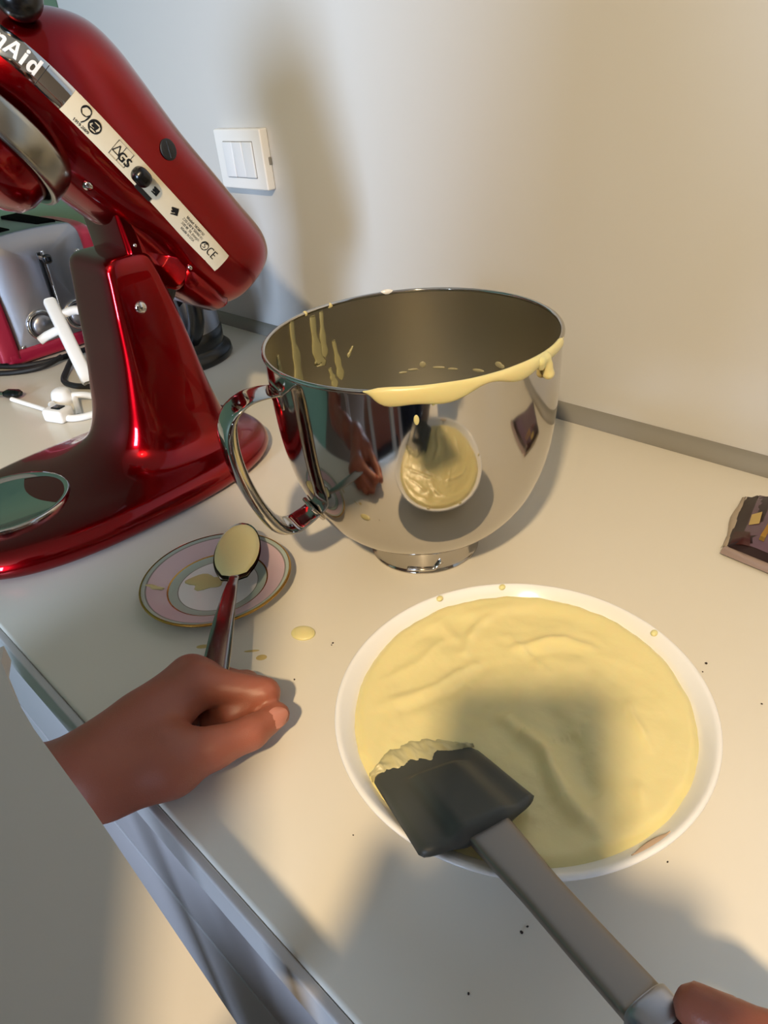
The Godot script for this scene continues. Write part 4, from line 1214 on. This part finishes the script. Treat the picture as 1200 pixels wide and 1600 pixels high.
func packet() -> void:
	# wrapped chocolate at the right edge, running on out of the frame
	var c := Vector3(-0.115, 0, -0.490)
	var o := thing("chocolate_packet", "dark brown wrapped chocolate packet lying at the right edge of the picture", "packet", c)
	var p := [Vector3(-0.158, 0, -0.452), Vector3(-0.176, 0, -0.536), Vector3(-0.07, 0, -0.580), Vector3(-0.02, 0, -0.44)]
	var rows := []
	for i in 13:
		var f := i / 12.0
		var row := PackedVector3Array()
		for j in 13:
			var g := j / 12.0
			var q: Vector3 = p[0].lerp(p[3], f).lerp(p[1].lerp(p[2], f), g)
			var e := minf(minf(f, 1 - f), minf(g, 1 - g))
			q.y = 0.004 + 0.013 * smoothstep(0.0, 0.16, e) + 0.0012 * sin(f * 14.0 + g * 9.0) * smoothstep(0.0, 0.1, e)
			row.append(q - c)
		rows.append(row)
	var b := MB.new()
	b.grid(rows)
	var under := []
	for r in rows:
		var u := PackedVector3Array()
		for q in r: u.append(Vector3(q.x, 0.002, q.z))
		u.reverse()
		under.append(u)
	b.grid(under)
	put("wrapper", b.mesh(), M.choc, o)
	var at := func(f: float, g: float, lift: float) -> Vector3:
		var i := f * 12.0
		var j := g * 12.0
		var i0 := mini(int(i), 11)
		var j0 := mini(int(j), 11)
		var q: Vector3 = rows[i0][j0].lerp(rows[i0 + 1][j0], i - i0).lerp(rows[i0][j0 + 1].lerp(rows[i0 + 1][j0 + 1], i - i0), j - j0)
		return q + Vector3.UP * lift
	var patch := func(n: String, poly: Array, m: Material, lift: float) -> void:   # quads in wrapper coordinates
		var pb := MB.new()
		var rr := []
		for i in 9:
			var row := PackedVector3Array()
			for j in 9:
				var f := i / 8.0
				var g := j / 8.0
				var uvp: Vector2 = poly[0].lerp(poly[3], f).lerp(poly[1].lerp(poly[2], f), g)
				row.append(at.call(uvp.x, uvp.y, lift))
			rr.append(row)
		pb.grid(rr)
		put(n, pb.mesh(), m, o)
	patch.call("mauve_panel", [Vector2(0.07, 0.06), Vector2(0.10, 0.92), Vector2(0.9, 0.92), Vector2(0.9, 0.06)], M.mauve, 0.0008)
	patch.call("brown_corner", [Vector2(0.02, 0.03), Vector2(0.02, 0.24), Vector2(0.11, 0.20), Vector2(0.13, 0.05)], mat(Color(0.22, 0.07, 0.045), 0.35), 0.0014)
	patch.call("nut_picture", [Vector2(0.09, 0.34), Vector2(0.09, 0.52), Vector2(0.15, 0.52), Vector2(0.15, 0.34)], mat(Color(0.72, 0.62, 0.36), 0.4), 0.0014)
	patch.call("gold_print", [Vector2(0.17, 0.12), Vector2(0.20, 0.36), Vector2(0.23, 0.36), Vector2(0.20, 0.12)], M.gold, 0.0014)
	patch.call("gold_print", [Vector2(0.24, 0.12), Vector2(0.27, 0.38), Vector2(0.30, 0.38), Vector2(0.27, 0.12)], M.gold, 0.0014)
	patch.call("berry_picture", [Vector2(0.22, 0.48), Vector2(0.21, 0.64), Vector2(0.32, 0.66), Vector2(0.32, 0.48)], mat(Color(0.30, 0.07, 0.06), 0.4), 0.0014)
	var fin := MB.new()
	var fr := []
	for i in 13:
		var f := i / 12.0
		var q: Vector3 = p[0].lerp(p[3], f) - c
		var out := Vector3(-0.1, 0, 1).normalized()
		fr.append(PackedVector3Array([q + Vector3(0, 0.0045, 0), q + out * 0.005 + Vector3(0, 0.0055 + 0.001 * sin(f * 20), 0), q + out * 0.009 + Vector3(0, 0.002, 0)]))
	fin.grid(fr)
	put("sealed_edge", fin.mesh(), mat(Color(0.62, 0.54, 0.50), 0.15, 0.3), o)
	fin = MB.new()
	fr = []
	for i in 13:
		var f := i / 12.0
		var q: Vector3 = p[0].lerp(p[1], f) - c
		fr.append(PackedVector3Array([q + Vector3(0.002, 0.0045, 0), q + Vector3(-0.002, 0.004 + 0.001 * sin(f * 17), 0.001), q + Vector3(-0.0035 + 0.0015 * sin(f * 8), 0.0015, 0.002)]))
	fin.grid(fr)
	put("clear_flap", fin.mesh(), mat(Color(0.66, 0.60, 0.52), 0.12, 0.2), o)

# ---------------------------------------------------------------- people
const ELBOW := Vector3(-0.470, -0.004, 0.140)

func left_hand_caps() -> Array:
	var W := Vector3(-0.3360, 0.028, 0.016)
	var imcp := Vector3(-0.3390, 0.0370, -0.0625)
	var mmcp := Vector3(-0.3530, 0.0330, -0.0650)
	var rmcp := Vector3(-0.3630, 0.0225, -0.0620)
	var pmcp := Vector3(-0.3700, 0.0150, -0.0545)
	var el := ELBOW
	var c := [
		[el, 0.032, W.lerp(el, 0.35), 0.0245, 0.02], [W.lerp(el, 0.35), 0.0240, W, 0.0210, 0.02],
		[W + Vector3(-0.002, 0.000, 0), 0.0200, W.lerp(mmcp, 0.45), 0.0185, 0.02],
		[W + Vector3(0.004, 0, 0), 0.0195, imcp, 0.0135, 0.015], [W, 0.019, mmcp, 0.0140, 0.012], [W, 0.018, rmcp, 0.0130, 0.012], [W + Vector3(-0.003, -0.006, 0), 0.0165, pmcp, 0.0120, 0.012],
		# index
		[imcp, 0.0132, Vector3(-0.3070, 0.0280, -0.0905), 0.0098, 0.008], [Vector3(-0.3070, 0.0280, -0.0905), 0.0098, Vector3(-0.3150, 0.0205, -0.0700), 0.0090, 0.0025], [Vector3(-0.3150, 0.0205, -0.0700), 0.0088, Vector3(-0.3320, 0.0120, -0.0640), 0.0074, 0.003],
		# middle
		[mmcp, 0.0130, Vector3(-0.3230, 0.0135, -0.0970), 0.0096, 0.006], [Vector3(-0.3230, 0.0135, -0.0970), 0.0096, Vector3(-0.3120, 0.0115, -0.0780), 0.0085, 0.003], [Vector3(-0.3120, 0.0115, -0.0780), 0.0084, Vector3(-0.3300, 0.0110, -0.0590), 0.0074, 0.003],
		# ring
		[rmcp, 0.0125, Vector3(-0.3400, 0.0105, -0.0955), 0.0090, 0.006], [Vector3(-0.3400, 0.0105, -0.0955), 0.0090, Vector3(-0.3300, 0.0090, -0.0760), 0.0080, 0.003], [Vector3(-0.3300, 0.0090, -0.0760), 0.0080, Vector3(-0.3450, 0.0090, -0.0570), 0.0072, 0.003],
		# little finger
		[pmcp, 0.0118, Vector3(-0.3560, 0.0095, -0.0860), 0.0080, 0.006], [Vector3(-0.3560, 0.0095, -0.0860), 0.0080, Vector3(-0.3460, 0.0085, -0.0690), 0.0072, 0.003], [Vector3(-0.3460, 0.0085, -0.0690), 0.0072, Vector3(-0.3560, 0.0085, -0.0520), 0.0066, 0.003],
		# thumb
		[Vector3(-0.3300, 0.0300, 0.004), 0.0200, Vector3(-0.3130, 0.0295, -0.0190), 0.0170, 0.012], [Vector3(-0.3130, 0.0295, -0.0190), 0.0165, Vector3(-0.2965, 0.0270, -0.0430), 0.0125, 0.010], [Vector3(-0.2965, 0.0270, -0.0430), 0.0122, Vector3(-0.2900, 0.0250, -0.0660), 0.0104, 0.004], [Vector3(-0.2900, 0.0250, -0.0660), 0.0104, Vector3(-0.2915, 0.0215, -0.0875), 0.0080, 0.003],
		[Vector3(-0.3260, 0.0230, 0.0090), 0.0165, Vector3(-0.3060, 0.0240, -0.0180), 0.0160, 0.015],
		# web of thumb
		[Vector3(-0.3250, 0.0290, -0.0120), 0.0150, Vector3(-0.3380, 0.0320, -0.0360), 0.0115, 0.010],
	]
	return c

func nail(parent: Node3D, at: Vector3, along: Vector3, out: Vector3, w: float, l: float) -> void:
	out = (out - along * out.dot(along)).normalized()
	var side := along.cross(out)
	var rows := []
	for i in 11:
		var row := PackedVector3Array()
		for j in 11:
			var u := i / 5.0 - 1.0
			var v := j / 5.0 - 1.0
			var k := sqrt(1.0 - 0.5 * v * v)
			row.append(at + along * l * u * k + side * w * v * sqrt(1.0 - 0.5 * u * u) + out * (0.0009 - 0.0022 * v * v - 0.0006 * u * u))
		rows.append(row)
	var b := MB.new()
	b.grid(rows)
	put("fingernail", b.mesh(), M.nail, parent)

func helper_person() -> void:
	var o := thing("person", "bare forearm and closed left hand resting on the worktop, holding the spoon", "person")
	var b := body(Vector3(-0.45, -0.04, -0.125), Vector3(-0.27, 0.075, 0.11), 0.0026, left_hand_caps(), 0.008)
	# the rest of the arm and the figure it belongs to stand outside the frame
	var el := ELBOW
	var T := Vector3(-0.145, 0, 0.37)
	var HC := Vector3(-0.158, 0.49, 0.30)
	var sl := T + Vector3(-0.125, 0.275, 0.0)
	var sr := T + Vector3(0.135, 0.29, -0.02)
	b.join(body(Vector3(-0.56, -0.92, 0.06), Vector3(0.12, 0.66, 0.60), 0.016, [
		[el, 0.030, ELBOW.lerp(Vector3(-0.3400, 0.031, 0.013), 0.30), 0.0235, 0.01], [el, 0.031, sl, 0.042, 0.02],
		[sl, 0.045, sr, 0.045, 0.03], [T + Vector3(0, 0.28, 0), 0.05, HC - Vector3(0, 0.10, -0.02), 0.045, 0.03],
		[HC - Vector3(0, 0.03, 0.02), 0.078, HC + Vector3(0, 0.03, 0), 0.086, 0.03], [HC + Vector3(-0.01, -0.03, -0.098), 0.012, HC + Vector3(-0.01, 0, -0.09), 0.008, 0.02],
		[sr, 0.042, T + Vector3(0.17, -0.04, 0.02), 0.032, 0.02], [T + Vector3(0.17, -0.04, 0.02), 0.030, T + Vector3(0.15, -0.24, -0.02), 0.022, 0.02], [T + Vector3(0.15, -0.24, -0.02), 0.026, T + Vector3(0.145, -0.33, -0.03), 0.016, 0.02],
		[T + Vector3(-0.06, 0.20, 0), 0.095, T + Vector3(0.06, 0.20, 0), 0.095, 0.05], [T + Vector3(-0.05, -0.15, 0), 0.09, T + Vector3(0.05, -0.15, 0), 0.09, 0.08],
		[T + Vector3(-0.06, -0.2, 0), 0.08, T + Vector3(-0.07, -0.82, 0.01), 0.042, 0.03], [T + Vector3(0.06, -0.2, 0), 0.08, T + Vector3(0.07, -0.82, 0.01), 0.042, 0.03],
		[T + Vector3(-0.07, -0.86, 0.01), 0.034, T + Vector3(-0.075, -0.87, -0.12), 0.027, 0.02], [T + Vector3(0.07, -0.86, 0.01), 0.034, T + Vector3(0.075, -0.87, -0.12), 0.027, 0.02]], 0.03))
	var bm := put("body", b.mesh(), M.skin, o)
	nail(bm, Vector3(-0.2848, 0.0272, -0.0835), Vector3(-0.06, -0.16, -0.98).normalized(), Vector3(0.76, 0.64, 0.02), 0.0064, 0.0080)
	put("shirt", body(Vector3(-0.42, -0.40, 0.16), Vector3(0.16, 0.44, 0.58), 0.018, [[sl.lerp(el, 0.22), 0.052, sl, 0.058, 0.02], [sl, 0.058, sr, 0.058, 0.03], [sr, 0.060, T + Vector3(0.160, 0.15, 0.0), 0.054, 0.02], [T + Vector3(-0.06, 0.20, 0), 0.112, T + Vector3(0.06, 0.20, 0), 0.112, 0.05], [T + Vector3(-0.05, -0.22, 0), 0.108, T + Vector3(0.05, -0.22, 0), 0.108, 0.10]], 0.03).mesh(), M.navy, o)
	put("trousers", body(Vector3(-0.32, -0.90, 0.20), Vector3(0.10, -0.12, 0.54), 0.018, [[T + Vector3(-0.05, -0.28, 0), 0.104, T + Vector3(0.05, -0.28, 0), 0.104, 0.05], [T + Vector3(-0.06, -0.32, 0), 0.088, T + Vector3(-0.07, -0.80, 0.01), 0.056, 0.03], [T + Vector3(0.06, -0.32, 0), 0.088, T + Vector3(0.07, -0.80, 0.01), 0.056, 0.03]], 0.03).mesh(), M.jeans, o)
	put("hair", body(HC - Vector3(0.20, 0.28, 0.20), HC + Vector3(0.25, 0.2, 0.2), 0.014, [[HC + Vector3(-0.015, 0.04, 0.02), 0.106, HC + Vector3(0.015, 0.04, 0.02), 0.106, 0.02], [HC + Vector3(-0.03, -0.06, 0.05), 0.09, HC + Vector3(0.03, -0.06, 0.05), 0.09, 0.03], [HC + Vector3(0.075, -0.01, 0.01), 0.06, HC + Vector3(0.150, -0.19, 0.02), 0.074, 0.03], [HC + Vector3(-0.06, -0.02, 0.03), 0.06, HC + Vector3(-0.075, -0.17, 0.05), 0.06, 0.03]], 0.02).mesh(), M.hair, o)

func photographer() -> void:
	var o := thing("person", "fingertip of a right hand at the lower right corner, holding the spatula grip", "person")
	var WR := Vector3(0.098, 0.150, -0.012)   # wrist; the forearm rises steeply from it
	var caps := [
		# index finger stretched along the far side of the grip, then the curled fingers and the thumb
		[Vector3(-0.0215, 0.0800, -0.0740), 0.0082, Vector3(0.004, 0.0840, -0.0790), 0.0092, 0.004], [Vector3(0.004, 0.0840, -0.0790), 0.0092, Vector3(0.040, 0.0960, -0.0660), 0.0105, 0.004], [Vector3(0.040, 0.0960, -0.0660), 0.0110, Vector3(0.085, 0.100, -0.040), 0.0140, 0.008],
		[Vector3(0.010, 0.0665, -0.0680), 0.0080, Vector3(0.020, 0.0700, -0.0780), 0.0090, 0.003], [Vector3(0.020, 0.0700, -0.0780), 0.0090, Vector3(0.052, 0.088, -0.066), 0.0100, 0.003], [Vector3(0.052, 0.088, -0.066), 0.0105, Vector3(0.094, 0.088, -0.036), 0.0140, 0.008],
		[Vector3(0.032, 0.0640, -0.0560), 0.0080, Vector3(0.040, 0.0660, -0.0700), 0.0088, 0.003], [Vector3(0.040, 0.0660, -0.0700), 0.0088, Vector3(0.068, 0.080, -0.058), 0.0098, 0.003], [Vector3(0.068, 0.080, -0.058), 0.0100, Vector3(0.103, 0.076, -0.030), 0.0135, 0.008],
		[Vector3(0.056, 0.0640, -0.0480), 0.0070, Vector3(0.062, 0.0650, -0.0600), 0.0078, 0.003], [Vector3(0.062, 0.0650, -0.0600), 0.0078, Vector3(0.084, 0.072, -0.048), 0.0088, 0.003], [Vector3(0.084, 0.072, -0.048), 0.0090, Vector3(0.110, 0.066, -0.022), 0.0120, 0.008],
		[Vector3(0.010, 0.0800, -0.0330), 0.0085, Vector3(0.038, 0.088, -0.0230), 0.0105, 0.004], [Vector3(0.038, 0.088, -0.0230), 0.0105, Vector3(0.085, 0.092, -0.004), 0.0150, 0.010], [Vector3(0.085, 0.092, -0.004), 0.0160, WR, 0.0200, 0.02],
		[Vector3(0.085, 0.100, -0.040), 0.0140, WR, 0.0210, 0.015], [Vector3(0.094, 0.088, -0.036), 0.0140, WR, 0.0210, 0.015], [Vector3(0.103, 0.076, -0.030), 0.0135, WR, 0.0200, 0.015], [Vector3(0.110, 0.066, -0.022), 0.0120, WR, 0.0190, 0.015],
		[WR, 0.0230, WR + Vector3(0.02, 0.04, 0.025), 0.0250, 0.02],
	]
	var b := body(Vector3(-0.035, 0.05, -0.095), Vector3(0.145, 0.215, 0.045), 0.0030, caps, 0.008)
	# figure behind the camera; left hand holds the phone
	var ph := CAM - XR * 0.024 - UR * 0.10 - FW * 0.012
	var S := Vector3(0.38, 0, 0.52)
	var HD := Vector3(0.33, 0.60, 0.44)
	b.join(body(Vector3(-0.06, -0.92, 0.02), Vector3(0.64, 0.80, 0.72), 0.016, [
		[WR + Vector3(0.015, 0.03, 0.019), 0.0250, Vector3(0.205, 0.345, 0.140), 0.044, 0.02], [Vector3(0.205, 0.345, 0.140), 0.044, S + Vector3(0.13, 0.36, -0.02), 0.048, 0.02],
		[ph - XR * 0.01 - UR * 0.06 - FW * 0.035, 0.026, Vector3(0.07, 0.19, 0.19), 0.030, 0.02], [Vector3(0.07, 0.19, 0.19), 0.030, Vector3(0.19, 0.13, 0.33), 0.036, 0.02], [Vector3(0.19, 0.13, 0.33), 0.038, S + Vector3(-0.15, 0.36, 0.02), 0.048, 0.02],
		[S + Vector3(-0.13, 0.37, 0.02), 0.05, S + Vector3(0.15, 0.37, 0.02), 0.05, 0.03], [S + Vector3(-0.01, 0.38, 0.01), 0.05, HD - Vector3(0, 0.08, -0.02), 0.05, 0.03],
		[HD - Vector3(0, 0.04, 0.02), 0.078, HD + Vector3(0, 0.03, 0), 0.088, 0.02], [HD + Vector3(-0.02, -0.03, -0.098), 0.012, HD + Vector3(-0.02, 0.0, -0.09), 0.008, 0.02],
		[S + Vector3(-0.07, 0.28, 0.03), 0.11, S + Vector3(0.07, 0.28, 0.03), 0.11, 0.05], [S + Vector3(-0.06, 0.0, 0.03), 0.11, S + Vector3(0.06, 0.0, 0.03), 0.11, 0.10],
		[S + Vector3(-0.08, -0.05, 0.03), 0.09, S + Vector3(-0.09, -0.83, 0.03), 0.045, 0.03], [S + Vector3(0.08, -0.05, 0.03), 0.09, S + Vector3(0.09, -0.83, 0.03), 0.045, 0.03],
		[S + Vector3(-0.09, -0.86, 0.04), 0.035, S + Vector3(-0.10, -0.87, -0.12), 0.028, 0.02], [S + Vector3(0.09, -0.86, 0.04), 0.035, S + Vector3(0.10, -0.87, -0.12), 0.028, 0.02]], 0.03))
	var fing := []
	for k in 4:   # fingers round the right edge of the phone, palm behind it
		var q := ph + UR * (0.034 - 0.021 * k)
		fing.append([q + XR * 0.056 - FW * 0.018, 0.0090, q + XR * 0.040 + FW * 0.002, 0.0085, 0.003])
		fing.append([q + XR * 0.056 - FW * 0.018, 0.0095, q + XR * 0.022 - FW * 0.034, 0.0105, 0.003])
		fing.append([q + XR * 0.022 - FW * 0.034, 0.0105, ph - XR * 0.040 - UR * (0.02 + 0.004 * k) - FW * 0.032, 0.017, 0.006])
	fing.append([ph - XR * 0.045 - UR * 0.03 - FW * 0.030, 0.024, ph - XR * 0.064 + UR * 0.005 - FW * 0.012, 0.020, 0.01])
	fing.append([ph - XR * 0.064 + UR * 0.005 - FW * 0.012, 0.0150, ph - XR * 0.058 + UR * 0.050 - FW * 0.008, 0.010, 0.004])
	fing.append([ph - XR * 0.050 - UR * 0.045 - FW * 0.030, 0.026, ph + XR * 0.015 - UR * 0.075 - FW * 0.030, 0.028, 0.01])
	fing.append([ph - XR * 0.045 - UR * 0.03 - FW * 0.030, 0.022, ph - XR * 0.01 - UR * 0.06 - FW * 0.035, 0.024, 0.01])
	fing.append([ph - XR * 0.052 + UR * 0.035 - FW * 0.046, 0.028, ph - XR * 0.030 - UR * 0.065 - FW * 0.046, 0.032, 0.01])
	fing.append([ph - XR * 0.070 - UR * 0.020 - FW * 0.040, 0.026, ph - XR * 0.060 - UR * 0.075 - FW * 0.046, 0.030, 0.01])
	b.join(body(ph - Vector3(0.12, 0.12, 0.12), ph + Vector3(0.12, 0.12, 0.12), 0.004, fing, 0.006))
	put("body", b.mesh(), M.skin, o)
	put("shirt", body(Vector3(0.12, -0.30, 0.33), Vector3(0.68, 0.52, 0.74), 0.018, [[S + Vector3(-0.15, 0.36, 0.02), 0.064, S + Vector3(0.15, 0.36, 0.02), 0.064, 0.03], [S + Vector3(0.17, 0.36, 0.02), 0.062, S + Vector3(0.215, 0.24, -0.04), 0.056, 0.02], [S + Vector3(-0.15, 0.36, 0.02), 0.062, S + Vector3(-0.16, 0.25, -0.02), 0.056, 0.02], [S + Vector3(-0.07, 0.28, 0.03), 0.126, S + Vector3(0.07, 0.28, 0.03), 0.126, 0.05], [S + Vector3(-0.06, -0.08, 0.03), 0.126, S + Vector3(0.06, -0.08, 0.03), 0.126, 0.10]], 0.03).mesh(), M.navy, o)
	put("trousers", body(Vector3(0.14, -0.90, 0.36), Vector3(0.62, 0.04, 0.72), 0.018, [[S + Vector3(-0.06, -0.14, 0.03), 0.122, S + Vector3(0.06, -0.14, 0.03), 0.122, 0.05], [S + Vector3(-0.08, -0.2, 0.03), 0.10, S + Vector3(-0.09, -0.81, 0.03), 0.062, 0.03], [S + Vector3(0.08, -0.2, 0.03), 0.10, S + Vector3(0.09, -0.81, 0.03), 0.062, 0.03]], 0.03).mesh(), M.jeans, o)
	put("hair", body(HD - Vector3(0.14, 0.2, 0.16), HD + Vector3(0.14, 0.18, 0.18), 0.014, [[HD + Vector3(0, 0.045, 0.02), 0.094, HD + Vector3(0, -0.04, 0.05), 0.086, 0.02]], 0.02).mesh(), M.hair, o)
	# the phone that takes the picture, its lens at the camera's place
	var pt := Transform3D(Basis(XR, UR, -FW).orthonormalized(), CAM - XR * 0.024 - UR * 0.058 - FW * 0.008)
	var p := thing("phone", "dark phone held up behind the lens, outside the frame", "phone")
	p.transform = pt
	put("casing", rbox(Vector3(0.074, 0.150, 0.008), 0.0035, 3).mesh(), M.black, p)
	put("screen", rbox(Vector3(0.068, 0.142, 0.0006), 0.0002, 1).mesh(false), M.ink, p, Transform3D(Basis.IDENTITY, Vector3(0, 0, 0.0042)))

func side_table() -> void:
	# flat white top that reaches into the lower left of the view, a hand's breadth higher than the worktop
	var y := 0.10
	var o := thing("side_table", "plain off-white flat table top filling the lower left foreground", "table", Vector3(-0.23, -0.9, 0.22))
	var poly := PackedVector2Array()
	for q in [Vector2(-0.392, 0.020), Vector2(-0.379, 0.0265), Vector2(-0.345, 0.032), Vector2(-0.315, 0.0345), Vector2(-0.247, 0.0362), Vector2(-0.13, 0.042), Vector2(-0.122, 0.043), Vector2(-0.119, 0.047), Vector2(-0.180, 0.105), Vector2(-0.25, 0.17), Vector2(-0.395, 0.17), Vector2(-0.405, 0.09)]: poly.append(Vector2(q.x, q.y))
	var b := prism(poly, 0.012)
	var t := Transform3D(Basis(Vector3(1, 0, 0), Vector3(0, 0, 1), Vector3(0, -1, 0)), Vector3(0.23, 0.9 + y, -0.22))
	put("table_top", b.mesh(false), M.table, o, t)
	for q in [[-0.165, 0.068], [-0.255, 0.150], [-0.380, 0.155]]:
		put("leg", rbox(Vector3(0.018, 0.988, 0.018), 0.003, 2).mesh(), M.table, o, Transform3D(Basis.IDENTITY, Vector3(q[0] + 0.23, 0.494, q[1] - 0.22)))

func crumbs() -> void:
	var s := SphereMesh.new()
	s.radius = 1.0; s.height = 2.0; s.radial_segments = 8; s.rings = 5
	var i := 0
	for q in CRUMBS:
		var mb := from_mesh(s)
		for k in mb.v.size(): mb.v[k] = mb.v[k] * (1.0 + 0.25 * sin(mb.v[k].x * 7.0 + k))
		tag(put("crumb", mb.mesh(), M.crumb, null, Transform3D(Basis(Vector3.UP, i * 1.3).scaled_local(Vector3(q[2], q[2] * 0.6, q[2] * 0.8)), Vector3(q[0], q[2] * 0.4, q[1]))), CRUMB_LABELS[i], "crumb", "dark crumbs on the worktop")
		i += 1

var CRUMB_LABELS := ["larger dark crumb of the pair beside the spatula handle", "smaller dark crumb of the pair beside the spatula handle", "single dark crumb near the bottom edge, left of the spatula handle", "dark crumb close to the right rim of the dish", "smaller crumb just below the one at the dish's right rim", "dark crumb farthest right on the worktop, level with the cream", "dark speck between the cream drop and the dish", "dark speck above the knuckle of the fist", "faint tiny speck left of the one beside the dish", "dark speck under the tip of the spatula blade, on the dish", "dark speck left of the spatula blade, on the worktop", "dark speck below the stained rim of the dish"]
var CRUMBS := [[-0.1044, -0.0887, 0.00084], [-0.1039, -0.0929, 0.00059], [-0.1066, -0.0497, 0.00063], [-0.1148, -0.3188, 0.00093], [-0.1131, -0.3100, 0.00057], [-0.0733, -0.3064, 0.00065], [-0.3319, -0.1685, 0.00076], [-0.3255, -0.1254, 0.00072], [-0.3311, -0.1664, 0.00051], [-0.1641, -0.1034, 0.00038], [-0.2057, -0.0697, 0.00048], [-0.0686, -0.1689, 0.00053]]

func pendant() -> void:
	var o := thing("pendant_lamp", "dark metal pendant lamp hanging behind the camera", "lamp", LAMP)
	var aim := (Vector3(-0.30, 0.0, -0.30) - LAMP).normalized()
	var side := aim.cross(Vector3.UP).normalized()
	var bs := Basis(side, -aim, side.cross(-aim))
	put("shade", lathe(curve([Vector2(0.020, 0.085), Vector2(0.045, 0.075), Vector2(0.070, 0.040), Vector2(0.085, -0.02), Vector2(0.087, -0.02), Vector2(0.073, 0.042), Vector2(0.047, 0.078), Vector2(0.020, 0.088)], 40), 48).mesh(), M.dark, o, Transform3D(bs, Vector3.ZERO))
	put("rod", tube([-aim * 0.082, -aim * 0.11, Vector3(0.01, 0.15, 0.02) - aim * 0.06, Vector3(0.05, 0.268, 0.05)], func(_t): return 0.006, 12).mesh(), M.brushed, o)
	var s := SphereMesh.new()
	s.radius = 0.042; s.height = 0.084; s.radial_segments = 32; s.rings = 16
	put("bulb", s, M.lampglow, o, Transform3D(Basis.IDENTITY, -aim * 0.012))
	var l := SpotLight3D.new()
	l.name = "lamp_light"
	l.light_color = Color(1.0, 0.88, 0.70)
	l.light_energy = LAMP_ENERGY
	l.light_size = 0.042
	l.spot_range = 12.0
	l.spot_attenuation = 2.0
	l.spot_angle = 36.0
	l.spot_angle_attenuation = 0.9
	l.shadow_enabled = true
	add_child(l)
	l.transform = Transform3D(Basis(side, side.cross(-aim) * -1.0, -aim), LAMP - aim * 0.012).orthonormalized()
